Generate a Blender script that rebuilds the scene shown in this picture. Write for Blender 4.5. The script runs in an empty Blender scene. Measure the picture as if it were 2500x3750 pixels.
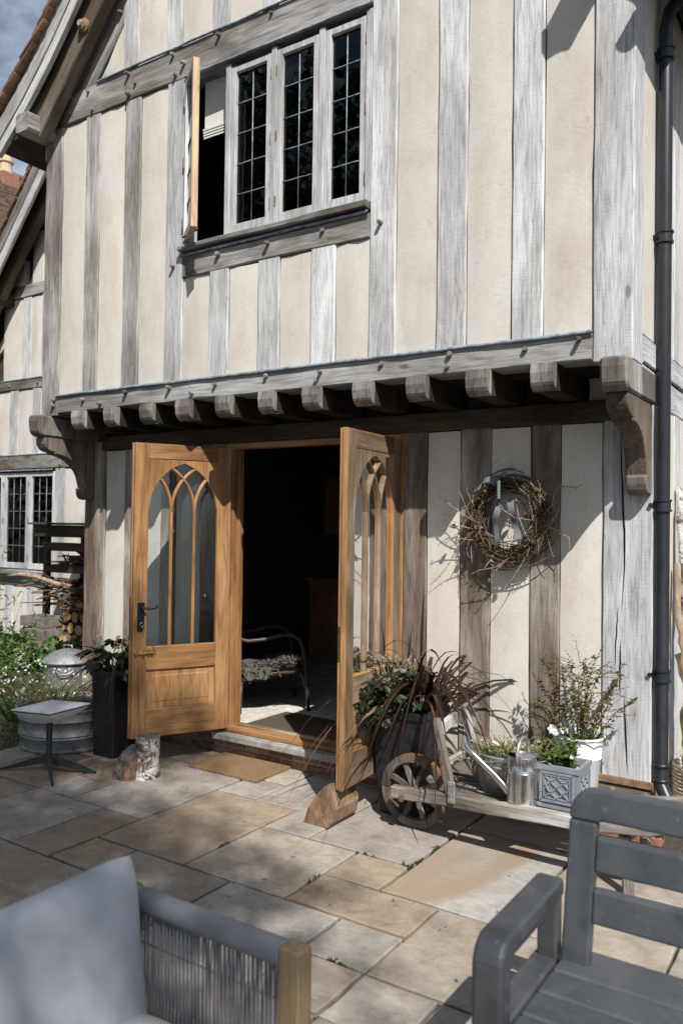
import bpy, math, random
from mathutils import Vector, Matrix, noise as mnoise
R = math.radians
PI = math.pi
scene = bpy.context.scene
COL = scene.collection

# ------------------------------------------------------------------ camera
cam_data = bpy.data.cameras.new('camera')
cam = bpy.data.objects.new('camera', cam_data)
COL.objects.link(cam)
scene.camera = cam
_y, _p, _r = R(-33.4163), R(0.9335), R(0.7626)
_f = Vector((math.sin(_y)*math.cos(_p), math.cos(_y)*math.cos(_p), math.sin(_p)))
_right = Vector((math.cos(_y), -math.sin(_y), 0)); _up = _right.cross(_f)
_rr = math.cos(_r)*_right + math.sin(_r)*_up
_uu = -math.sin(_r)*_right + math.cos(_r)*_up
_m = Matrix((( _rr.x, _uu.x, -_f.x, 0), (_rr.y, _uu.y, -_f.y, 0), (_rr.z, _uu.z, -_f.z, 1.7), (0, 0, 0, 1)))
cam.matrix_world = _m
cam_data.sensor_fit = 'HORIZONTAL'
cam_data.sensor_width = 24.0
cam_data.lens = 24.0*1.18425
cam_data.clip_start = 0.05
cam_data.clip_end = 600
cam_data.dof.use_dof = True
cam_data.dof.focus_distance = 5.0
cam_data.dof.aperture_fstop = 2.6

# ------------------------------------------------------------------ sky and sun
SUN = Vector((1.07, -1.0, 1.655)).normalized()          # towards the sun
world = bpy.data.worlds.new('World'); scene.world = world
world.use_nodes = True
nt = world.node_tree; nt.nodes.clear()
out = nt.nodes.new('ShaderNodeOutputWorld'); bg = nt.nodes.new('ShaderNodeBackground')
sky = nt.nodes.new('ShaderNodeTexSky'); sky.sky_type = 'NISHITA'; sky.sun_disc = False
sky.sun_elevation = math.asin(SUN.z); sky.sun_rotation = math.atan2(SUN.x, SUN.y)
sky.air_density = 1.0; sky.dust_density = 1.2; sky.ozone_density = 1.0
tc = nt.nodes.new('ShaderNodeTexCoord'); mp = nt.nodes.new('ShaderNodeMapping'); mp.inputs['Scale'].default_value = (1, 1, 2.2)
nz = nt.nodes.new('ShaderNodeTexNoise'); nz.inputs['Scale'].default_value = 3.2; nz.inputs['Detail'].default_value = 8; nz.inputs['Roughness'].default_value = .58
rp = nt.nodes.new('ShaderNodeValToRGB'); rp.color_ramp.elements[0].position = .47; rp.color_ramp.elements[1].position = .70
mx = nt.nodes.new('ShaderNodeMixRGB'); mx.inputs['Color2'].default_value = (10.2, 11.6, 13.4, 1); mp.inputs['Location'].default_value = (12.33, 6.57, 2.79)
ml = nt.nodes.new('ShaderNodeMath'); ml.operation = 'MULTIPLY'; ml.inputs[1].default_value = .95
nt.links.new(tc.outputs['Generated'], mp.inputs[0]); nt.links.new(mp.outputs[0], nz.inputs['Vector'])
nt.links.new(nz.outputs['Fac'], rp.inputs[0]); nt.links.new(rp.outputs[0], ml.inputs[0]); nt.links.new(ml.outputs[0], mx.inputs[0])
nt.links.new(sky.outputs[0], mx.inputs['Color1']); nt.links.new(mx.outputs[0], bg.inputs['Color'])
bg.inputs['Strength'].default_value = 0.06
nt.links.new(bg.outputs[0], out.inputs[0])
sun_data = bpy.data.lights.new('sun', 'SUN'); sun_data.energy = 5.0; sun_data.angle = R(0.53); sun_data.color = (1.0, .965, .92)
sun = bpy.data.objects.new('sun', sun_data); COL.objects.link(sun)
sun.rotation_euler = SUN.to_track_quat('Z', 'Y').to_euler()
sun.location = (6, -6, 14)
scene.view_settings.view_transform = 'Standard'
scene.view_settings.look = 'None'
scene.view_settings.gamma = 1.0
scene.view_settings.use_curve_mapping = False
scene.view_settings.exposure = 0.40
scene.cycles.max_bounces = 8
scene.cycles.transparent_max_bounces = 12

# ------------------------------------------------------------------ materials
MATS = {}
def new_mat(name):
    m = bpy.data.materials.new(name); m.use_nodes = True
    MATS[name] = m
    return m, m.node_tree, m.node_tree.nodes['Principled BSDF']
def N(nt, t, **kw):
    n = nt.nodes.new(t)
    for k, v in kw.items():
        if k.startswith('i_'): n.inputs[k[2:].replace('_', ' ')].default_value = v
        else: setattr(n, k, v)
    return n
def coords(nt, scale=(1, 1, 1), rand=True, space='Object'):
    tc = N(nt, 'ShaderNodeTexCoord'); src = tc.outputs[space]
    if rand:
        oi = N(nt, 'ShaderNodeObjectInfo'); mm = N(nt, 'ShaderNodeVectorMath', operation='MULTIPLY_ADD')
        mm.inputs[1].default_value = (37.1, 91.7, 53.3)
        nt.links.new(oi.outputs['Random'], mm.inputs[0]); nt.links.new(src, mm.inputs[2]); src = mm.outputs[0]
    mp = N(nt, 'ShaderNodeMapping'); mp.inputs['Scale'].default_value = scale
    nt.links.new(src, mp.inputs[0]); return mp.outputs[0]
def noise(nt, vec, scale, detail=4, rough=.55, dist=0.0):
    n = N(nt, 'ShaderNodeTexNoise'); n.inputs['Scale'].default_value = scale; n.inputs['Detail'].default_value = detail
    n.inputs['Roughness'].default_value = rough; n.inputs['Distortion'].default_value = dist
    nt.links.new(vec, n.inputs['Vector']); return n.outputs['Fac']
def ramp(nt, fac, stops):
    r = N(nt, 'ShaderNodeValToRGB'); e = r.color_ramp.elements
    while len(e) < len(stops): e.new(.5)
    for el, (p, c) in zip(e, stops):
        el.position = p; el.color = (c, c, c, 1) if isinstance(c, (int, float)) else (*c, 1)
    nt.links.new(fac, r.inputs[0]); return r.outputs[0]
def mixc(nt, fac, a, b, mode='MIX'):
    m = N(nt, 'ShaderNodeMixRGB', blend_type=mode)
    for s, v in ((0, fac), (1, a), (2, b)):
        if isinstance(v, (int, float)): m.inputs[s].default_value = v if s == 0 else (v, v, v, 1)
        elif isinstance(v, tuple): m.inputs[s].default_value = (*v, 1)
        else: nt.links.new(v, m.inputs[s])
    return m.outputs[0]
def bump(nt, bsdf, h, strength=.3, dist=.01):
    b = N(nt, 'ShaderNodeBump'); b.inputs['Strength'].default_value = strength; b.inputs['Distance'].default_value = dist
    nt.links.new(h, b.inputs['Height']); nt.links.new(b.outputs[0], bsdf.inputs['Normal'])
def randv(nt, lo, hi):
    oi = N(nt, 'ShaderNodeObjectInfo'); mr = N(nt, 'ShaderNodeMapRange'); mr.inputs['To Min'].default_value = lo; mr.inputs['To Max'].default_value = hi
    nt.links.new(oi.outputs['Random'], mr.inputs[0]); return mr.outputs[0]

def oak(name, dark, mid, light, saw=.35, soft=1.0, cracks=.36, rough=.85, blotch=(.38, .68), grainz=1.2, var=(.82, 1.12), knots=True):
    m, nt, b = new_mat(name)
    v = coords(nt, (1, 1, grainz*.05))
    g = noise(nt, v, 75, 5, .65, .4)                         # grain along local z
    v2 = coords(nt, (1, 1, .28)); bl = noise(nt, v2, 3.4, 4, .6, .6)
    v3 = coords(nt, (.12, .12, 1)); sw = noise(nt, v3, 85, 3, .75, .5)
    v4 = coords(nt, (1, 1, .12)); gg = noise(nt, v4, 16, 3, .6, 1.2)
    c = ramp(nt, bl, [(blotch[0], dark), ((blotch[0]+blotch[1])/2, mid), (blotch[1], light)])
    c = mixc(nt, .55, c, ramp(nt, g, [(.33, .36), (.5, .92), (.7, 1.22)]), 'MULTIPLY')
    c = mixc(nt, .55*soft, c, ramp(nt, gg, [(.32, .45), (.5, 1.0), (.7, 1.15)]), 'MULTIPLY')
    c = mixc(nt, saw, c, ramp(nt, sw, [(.30, .5), (.42, 1.05)]), 'MULTIPLY')
    ckn = noise(nt, coords(nt, (1, 1, .045)), 24, 3, .6, .5)
    c = mixc(nt, cracks, c, ramp(nt, ckn, [(.478, 1.0), (.492, .28), (.508, .28), (.522, 1.0)]), 'MULTIPLY')
    if knots:
        vo = N(nt, 'ShaderNodeTexVoronoi'); vo.inputs['Scale'].default_value = 2.3
        nt.links.new(coords(nt, (1.6, 1.6, .75)), vo.inputs['Vector'])
        c = mixc(nt, .75, c, ramp(nt, vo.outputs['Distance'], [(.035, .35), (.075, 1.05), (.12, 1.0)]), 'MULTIPLY')
    c = mixc(nt, 1.0, c, randv(nt, *var), 'MULTIPLY')
    nt.links.new(c, b.inputs['Base Color']); b.inputs['Roughness'].default_value = rough
    b.inputs['Specular IOR Level'].default_value = .25
    h = mixc(nt, .45, g, sw); bump(nt, b, h, .55, .006)
    return m
oak('oak_silver', (.44, .435, .43), (.57, .572, .575), (.68, .683, .686), saw=.13, soft=.65)
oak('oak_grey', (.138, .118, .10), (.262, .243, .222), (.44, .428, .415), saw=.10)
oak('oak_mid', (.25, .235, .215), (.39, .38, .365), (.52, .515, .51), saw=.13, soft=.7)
oak('oak_brown', (.055, .038, .026), (.10, .072, .05), (.17, .132, .10), saw=.2)
oak('oak_ground', (.155, .118, .086), (.285, .238, .192), (.45, .41, .37), saw=.12)
oak('oak_joist', (.07, .052, .038), (.125, .10, .078), (.21, .185, .16), saw=.15)
oak('oak_bracket', (.125, .098, .073), (.205, .17, .138), (.30, .265, .23), saw=.12)
oak('oak_jetty_shade', (.022, .016, .011), (.04, .03, .021), (.065, .05, .038), saw=.1)  # near-black oak: the shade under the jetty put into the colour
oak('wheel_wood', (.07, .052, .038), (.145, .118, .095), (.27, .245, .215), saw=.1)
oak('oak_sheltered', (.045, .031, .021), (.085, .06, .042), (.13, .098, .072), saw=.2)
oak('oak_honey', (.17, .082, .032), (.315, .165, .068), (.42, .24, .11), saw=.06, rough=.42, cracks=.08, blotch=(.26, .68), var=(.94, 1.06), knots=False)
oak('oak_worn', (.13, .082, .046), (.215, .148, .092), (.34, .275, .205), saw=.1, rough=.7, var=(.95, 1.05), knots=False)
oak('softwood', (.50, .33, .19), (.60, .42, .26), (.66, .50, .34), saw=.05, rough=.6, var=(.98, 1.02), knots=False)
oak('teak', (.22, .155, .085), (.28, .20, .11), (.34, .25, .145), saw=.05, rough=.6, knots=False)
oak('barrow_wood', (.11, .085, .065), (.24, .215, .19), (.46, .44, .41), saw=.1, grainz=1.0, blotch=(.35, .65))
oak('dark_store', (.05, .038, .028), (.085, .065, .05), (.13, .105, .08), saw=.1)

def plaster():
    m, nt, b = new_mat('plaster')
    v = coords(nt, (1, 1, 1)); a = noise(nt, v, 2.2, 5, .6, .5); f = noise(nt, v, 55, 4, .6)
    v2 = coords(nt, (2.2, 2.2, .45)); st = noise(nt, v2, 2.6, 3, .6)
    c = ramp(nt, a, [(.3, (.575, .527, .462)), (.5, (.62, .586, .53)), (.72, (.65, .628, .585))])
    c = mixc(nt, .45, c, ramp(nt, st, [(.33, (.80, .74, .66)), (.55, (1, 1, 1))]), 'MULTIPLY')
    tr_ = noise(nt, coords(nt, (1, 1, .6)), 13, 5, .7, 1.0); hc = noise(nt, coords(nt), 5.5, 4, .65, 1.6)
    c = mixc(nt, .24, c, ramp(nt, tr_, [(.34, (.86, .82, .77)), (.52, (1, 1, 1))]), 'MULTIPLY'); c = mixc(nt, .35, c, ramp(nt, hc, [(.494, 1.0), (.498, .45), (.502, .45), (.506, 1.0)]), 'MULTIPLY')
    sp = noise(nt, v, 130, 2, .5)
    c = mixc(nt, .35, c, ramp(nt, sp, [(.25, .55), (.36, 1.0)]), 'MULTIPLY')
    c = mixc(nt, 1.0, c, randv(nt, .95, 1.03), 'MULTIPLY')
    nt.links.new(c, b.inputs['Base Color']); b.inputs['Roughness'].default_value = .95; b.inputs['Specular IOR Level'].default_value = .1
    bump(nt, b, mixc(nt, .5, tr_, f), .2, .010)
plaster()

def simple(name, col, rough=.6, metal=0.0, spec=.5, nscale=12, var=.25, bumps=.1, bdist=.004, stretch=(1, 1, 1), col2=None, detail=4, orand=None, sheen=0):
    m, nt, b = new_mat(name)
    n = noise(nt, coords(nt, stretch), nscale, detail, .6, .3)
    lo = tuple(c*(1-var) for c in col); hi = col2 or tuple(min(1, c*(1+var)) for c in col)
    c = ramp(nt, n, [(.32, lo), (.68, hi)])
    if orand: c = mixc(nt, 1.0, c, randv(nt, *orand), 'MULTIPLY')
    nt.links.new(c, b.inputs['Base Color'])
    b.inputs['Roughness'].default_value = rough; b.inputs['Metallic'].default_value = metal; b.inputs['Specular IOR Level'].default_value = spec
    if bumps: bump(nt, b, n, bumps, bdist)
    return m
simple('lead', (.24, .28, .33), .55, .3, nscale=18, var=.5)
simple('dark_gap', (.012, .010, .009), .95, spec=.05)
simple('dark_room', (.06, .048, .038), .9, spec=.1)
simple('kitchen_wood', (.30, .16, .09), .6, nscale=8)
simple('black_metal', (.012, .012, .013), .45, .4)
simple('brass', (.42, .30, .10), .35, 1.0, nscale=25, var=.35)
simple('hinge_steel', (.16, .12, .085), .5, .8, var=.4)
simple('pipe', (.017, .020, .024), .38, 0, nscale=20, var=.35, stretch=(1, 1, .3))
simple('tile_clay', (.20, .115, .078), .9, nscale=22, var=.45, orand=(.65, 1.25))
simple('tile_under', (.38, .22, .13), .9, nscale=16, var=.35, orand=(.7, 1.2))
simple('tile_far', (.15, .095, .07), .95, nscale=5, var=.5, bumps=.2)
simple('brick', (.23, .115, .08), .92, nscale=30, var=.4, bumps=.5, bdist=.008, orand=(.7, 1.25))
simple('gutter_black', (.02, .022, .026), .4)
simple('mortar', (.30, .265, .22), .95, nscale=45, var=.35, bumps=.6, bdist=.01)
simple('step_stone', (.27, .255, .235), .9, nscale=14, var=.35, bumps=.35)
simple('joint_sand', (.045, .037, .027), .98, nscale=60, var=.5, bumps=.6, bdist=.01)
simple('planter_black', (.014, .014, .016), .48, nscale=26, var=.6, bumps=.12)
simple('soil', (.045, .03, .02), .98, nscale=70, var=.6, bumps=.8, bdist=.01)
simple('dish_white', (.74, .76, .78), .35, nscale=6, var=.04, bumps=0)
simple('dish_edge', (.03, .04, .07), .4, bumps=0)
simple('stand_dark', (.035, .038, .042), .45, .2, bumps=0)
simple('wool_light', (.12, .108, .094), .98, nscale=90, var=.65, bumps=1, bdist=.02)
simple('cane', (.05, .038, .028), .5, nscale=30, var=.4)
simple('cushion_grey', (.40, .412, .435), .95, nscale=9, var=.05, bumps=.15, bdist=.02, sheen=.2)
simple('rope_grey', (.145, .155, .17), .85, nscale=160, var=.10, bumps=.15, bdist=.002)
simple('lattice_grey', (.21, .225, .255), .6, nscale=18, var=.15, bumps=.1)
simple('white_enamel', (.74, .75, .76), .45, nscale=8, var=.06, bumps=.05)
simple('wreath_twig', (.115, .078, .048), .9, nscale=40, var=.5)
simple('wreath_moss', (.05, .036, .02), .95, nscale=60, var=.6)
simple('wreath_pale', (.27, .215, .155), .9, nscale=60, var=.5)
simple('cone_brown', (.16, .085, .035), .9, nscale=60, var=.5)
simple('ribbon_grey', (.14, .148, .16), .85, nscale=120, var=.2, bumps=.2)
simple('steel_tube', (.55, .56, .57), .25, 1.0, bumps=0)
simple('driftwood', (.30, .23, .165), .9, nscale=25, var=.45, bumps=.5, stretch=(1, 1, .4))
simple('wicker', (.52, .45, .36), .85, nscale=40, var=.3)
simple('log_end', (.42, .27, .13), .9, nscale=30, var=.4, orand=(.6, 1.2))
simple('log_bark', (.10, .075, .055), .95, nscale=25, var=.5, bumps=.8, bdist=.01, orand=(.6, 1.3))
simple('stick', (.15, .095, .06), .9, nscale=40, var=.5)
simple('curtain', (.40, .52, .50), .9, bumps=0)
simple('blind', (.66, .64, .60), .9, nscale=60, var=.05)
simple('crate_wood', (.17, .145, .12), .9, nscale=14, var=.4, stretch=(.2, 1, 1))
simple('rusty', (.20, .085, .035), .8, .3, nscale=30, var=.5)
simple('pale_stone', (.46, .42, .36), .95, nscale=12, var=.3, bumps=.4)
simple('grass_dry', (.42, .37, .25), .9, nscale=6, var=.2, bumps=0)
simple('chimney_clay', (.55, .42, .28), .9, nscale=14, var=.2)

def zinc(name, base, rough, var, metal=.85):
    m, nt, b = new_mat(name)
    vo = N(nt, 'ShaderNodeTexVoronoi'); vo.inputs['Scale'].default_value = 42; nt.links.new(coords(nt), vo.inputs['Vector'])
    n = noise(nt, coords(nt), 7, 5, .6, .5)
    c = ramp(nt, n, [(.3, tuple(x*(1-var) for x in base)), (.7, base)])
    c = mixc(nt, .35, c, vo.outputs['Color'], 'OVERLAY')
    hs = N(nt, 'ShaderNodeHueSaturation'); hs.inputs['Saturation'].default_value = .12; nt.links.new(c, hs.inputs['Color'])
    nt.links.new(hs.outputs[0], b.inputs['Base Color']); b.inputs['Metallic'].default_value = metal
    rr = ramp(nt, n, [(.3, rough*1.3), (.7, rough*.8)]); nt.links.new(rr, b.inputs['Roughness'])
    bump(nt, b, n, .1, .01)
zinc('zinc_dull', (.34, .365, .39), .5, .4, .7)
zinc('zinc_bright', (.66, .67, .68), .16, .2, 1.0)

def leafmat(name, c1, c2, rough=.45, trans=.25, orand=(.8, 1.2)):
    m, nt, b = new_mat(name)
    g = N(nt, 'ShaderNodeNewGeometry')
    c = ramp(nt, g.outputs['Random Per Island'], [(0.0, c1), (1.0, c2)])
    n = noise(nt, coords(nt), 45, 2, .5); c = mixc(nt, .5, c, ramp(nt, n, [(.3, .7), (.7, 1.2)]), 'MULTIPLY')
    nt.links.new(c, b.inputs['Base Color']); b.inputs['Roughness'].default_value = rough; b.inputs['Specular IOR Level'].default_value = .35
    tr = N(nt, 'ShaderNodeBsdfTranslucent'); nt.links.new(c, tr.inputs['Color'])
    mx = N(nt, 'ShaderNodeMixShader'); mx.inputs[0].default_value = trans
    o = nt.nodes['Material Output']; nt.links.new(b.outputs[0], mx.inputs[1]); nt.links.new(tr.outputs[0], mx.inputs[2]); nt.links.new(mx.outputs[0], o.inputs[0])
leafmat('leaf_hellebore', (.016, .032, .010), (.045, .072, .026))
leafmat('flower_hellebore', (.16, .125, .10), (.30, .25, .20), .8)
leafmat('leaf_flax', (.018, .010, .008), (.065, .031, .019), .32)
leafmat('leaf_flax_dry', (.12, .06, .034), (.24, .135, .075), .6)
leafmat('leaf_fresh', (.045, .09, .015), (.13, .19, .04))
leafmat('leaf_grassy', (.16, .17, .05), (.36, .34, .15), .6)
leafmat('leaf_olive', (.06, .075, .02), (.19, .18, .055))
leafmat('leaf_red', (.10, .035, .02), (.20, .08, .04))
leafmat('leaf_garden', (.035, .08, .015), (.11, .19, .045))
leafmat('leaf_tree', (.03, .06, .012), (.07, .11, .025), trans=.3)
leafmat('petal_white', (.75, .73, .70), (.85, .83, .82), .8)
leafmat('petal_pink', (.50, .22, .26), (.75, .55, .58), .8)
leafmat('moss_green', (.03, .045, .012), (.07, .09, .025), .8)
leafmat('lawn', (.06, .11, .02), (.16, .20, .05), .7)

def glass(name, tint=(.9, .93, .92), ior=1.5, thin=.0):
    m, nt, b = new_mat(name); nt.nodes.remove(b)
    fr = N(nt, 'ShaderNodeFresnel'); fr.inputs['IOR'].default_value = ior
    t = N(nt, 'ShaderNodeBsdfTransparent'); t.inputs['Color'].default_value = (*tint, 1)
    g = N(nt, 'ShaderNodeBsdfGlossy'); g.inputs['Roughness'].default_value = .015
    nn = noise(nt, coords(nt), 9, 2, .5); bp = N(nt, 'ShaderNodeBump'); bp.inputs['Strength'].default_value = .04; bp.inputs['Distance'].default_value = .01
    nt.links.new(nn, bp.inputs['Height']); nt.links.new(bp.outputs[0], g.inputs['Normal'])
    mx = N(nt, 'ShaderNodeMixShader'); nt.links.new(fr.outputs[0], mx.inputs[0]); nt.links.new(t.outputs[0], mx.inputs[1]); nt.links.new(g.outputs[0], mx.inputs[2])
    nt.links.new(mx.outputs[0], nt.nodes['Material Output'].inputs[0])
glass('glass', ior=1.6)

def slabmat(name, lo, mid, hi, band=None):
    m, nt, b = new_mat(name)
    v = coords(nt); a = noise(nt, v, 2.6, 6, .62, .6); f = noise(nt, v, 38, 4, .65); k = noise(nt, v, 9, 4, .6, .8)
    c = ramp(nt, a, [(.3, lo), (.5, mid), (.7, hi)])
    rv = noise(nt, coords(nt, (1, 1.6, 1)), 6.5, 7, .72, 1.4)
    c = mixc(nt, .55, c, ramp(nt, k, [(.35, .70), (.55, 1.06)]), 'MULTIPLY'); c = mixc(nt, .45, c, ramp(nt, rv, [(.36, .68), (.46, 1.02), (.7, 1.1)]), 'MULTIPLY')
    c = mixc(nt, .35, c, ramp(nt, f, [(.3, .7), (.6, 1.1)]), 'MULTIPLY')
    if band:
        w = N(nt, 'ShaderNodeTexNoise'); w.inputs['Scale'].default_value = 1.5; nt.links.new(v, w.inputs['Vector'])
        c = mixc(nt, ramp(nt, noise(nt, coords(nt, (1.6, .35, 1)), 1.35, 2, .4, .8), [(.47, 0.0), (.56, 1.0)]), c, band)
    sp = noise(nt, v, 75, 2, .5)
    c = mixc(nt, .6, c, ramp(nt, sp, [(.22, .35), (.30, 1.0)]), 'MULTIPLY')
    c = mixc(nt, 1.0, c, randv(nt, .85, .98), 'MULTIPLY'); c = mixc(nt, 1.0, c, (1.0, .975, .94), 'MULTIPLY')
    nt.links.new(c, b.inputs['Base Color']); b.inputs['Roughness'].default_value = .8; b.inputs['Specular IOR Level'].default_value = .3
    bump(nt, b, mixc(nt, .35, rv, f), .6, .012)
slabmat('slab_grey', (.265, .235, .205), (.33, .303, .272), (.395, .37, .34))
slabmat('slab_tan', (.27, .21, .152), (.325, .26, .196), (.38, .317, .252))
slabmat('slab_buff', (.285, .24, .19), (.345, .302, .25), (.405, .365, .315))
slabmat('slab_band', (.29, .27, .25), (.35, .335, .315), (.41, .395, .375), band=(.305, .24, .178))
slabmat('slab_shade', (.24, .195, .15), (.31, .26, .21), (.38, .33, .28))
slabmat('tile_pale', (.50, .48, .44), (.57, .55, .51), (.64, .62, .58))

def birch():
    m, nt, b = new_mat('birch_bark')
    n = noise(nt, coords(nt), 11, 6, .7, .8); n2 = noise(nt, coords(nt, (1, 1, 3)), 28, 3, .6)
    c = ramp(nt, n, [(.36, (.05, .036, .026)), (.45, (.17, .14, .11)), (.50, (.52, .50, .47)), (.75, (.72, .71, .69))])
    c = mixc(nt, .5, c, ramp(nt, n2, [(.35, .4), (.5, 1.0)]), 'MULTIPLY')
    nt.links.new(c, b.inputs['Base Color']); b.inputs['Roughness'].default_value = .85; bump(nt, b, n, .9, .02)
birch()
simple('stump_bark', (.10, .078, .055), .9, nscale=14, var=.65, bumps=1.0, bdist=.02, col2=(.24, .20, .155), detail=7)
simple('stump_top', (.12, .105, .09), .9, nscale=20, var=.5)
def splitwood():
    m, nt, b = new_mat('split_wood')
    n = noise(nt, coords(nt, (1, 1, .25)), 26, 5, .7, .8); n2 = noise(nt, coords(nt), 6, 3, .6)
    c = ramp(nt, n2, [(.35, (.11, .058, .03)), (.5, (.23, .14, .08)), (.68, (.34, .24, .155))])
    c = mixc(nt, .7, c, ramp(nt, n, [(.33, .35), (.55, 1.1)]), 'MULTIPLY')
    nt.links.new(c, b.inputs['Base Color']); b.inputs['Roughness'].default_value = .9; bump(nt, b, n, 1.0, .02)
splitwood()
def barkchunk():
    m, nt, b = new_mat('bark_chunk')
    vo = N(nt, 'ShaderNodeTexVoronoi', feature='DISTANCE_TO_EDGE'); vo.inputs['Scale'].default_value = 26
    mpv = coords(nt, (1, .55, 1)); nn = noise(nt, mpv, 9, 3, .6)
    vv = N(nt, 'ShaderNodeVectorMath', operation='MULTIPLY_ADD'); vv.inputs[1].default_value = (.06, .06, .06); nt.links.new(nn, vv.inputs[0]); nt.links.new(mpv, vv.inputs[2]); nt.links.new(vv.outputs[0], vo.inputs['Vector'])
    n2 = noise(nt, mpv, 14, 4, .65); c = ramp(nt, n2, [(.33, (.13, .07, .04)), (.5, (.25, .17, .115)), (.68, (.38, .31, .25))])
    e = ramp(nt, vo.outputs['Distance'], [(.01, .22), (.09, 1.0)]); c = mixc(nt, 1.0, c, e, 'MULTIPLY')
    nt.links.new(c, b.inputs['Base Color']); b.inputs['Roughness'].default_value = .95; bump(nt, b, e, 1.0, .015)
barkchunk()
simple('copper', (.25, .155, .09), .7, .2, nscale=20, var=.4)
def coir():
    m, nt, b = new_mat('coir')
    n = noise(nt, coords(nt), 170, 3, .7); n2 = noise(nt, coords(nt), 7, 3, .6)
    c = ramp(nt, n, [(.3, (.12, .07, .03)), (.7, (.40, .26, .13))]); c = mixc(nt, .5, c, ramp(nt, n2, [(.3, .75), (.7, 1.1)]), 'MULTIPLY')
    nt.links.new(c, b.inputs['Base Color']); b.inputs['Roughness'].default_value = 1; bump(nt, b, n, 1.0, .012)
coir()
simple('mat_brown', (.075, .055, .04), 1.0, nscale=150, var=.4, bumps=.8)
def benchmat():
    m, nt, b = new_mat('bench_paint')
    n = noise(nt, coords(nt), 5, 5, .65, .5); s = noise(nt, coords(nt, (1, 1, .4)), 48, 3, .7, .3)
    c = ramp(nt, n, [(.35, (.038, .042, .048)), (.65, (.068, .073, .080))])
    c = mixc(nt, ramp(nt, s, [(.64, 0.0), (.76, .5)]), c, (.19, .20, .215))
    nt.links.new(c, b.inputs['Base Color']); b.inputs['Roughness'].default_value = .40; bump(nt, b, n, .06, .01)
benchmat()
M = MATS

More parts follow.
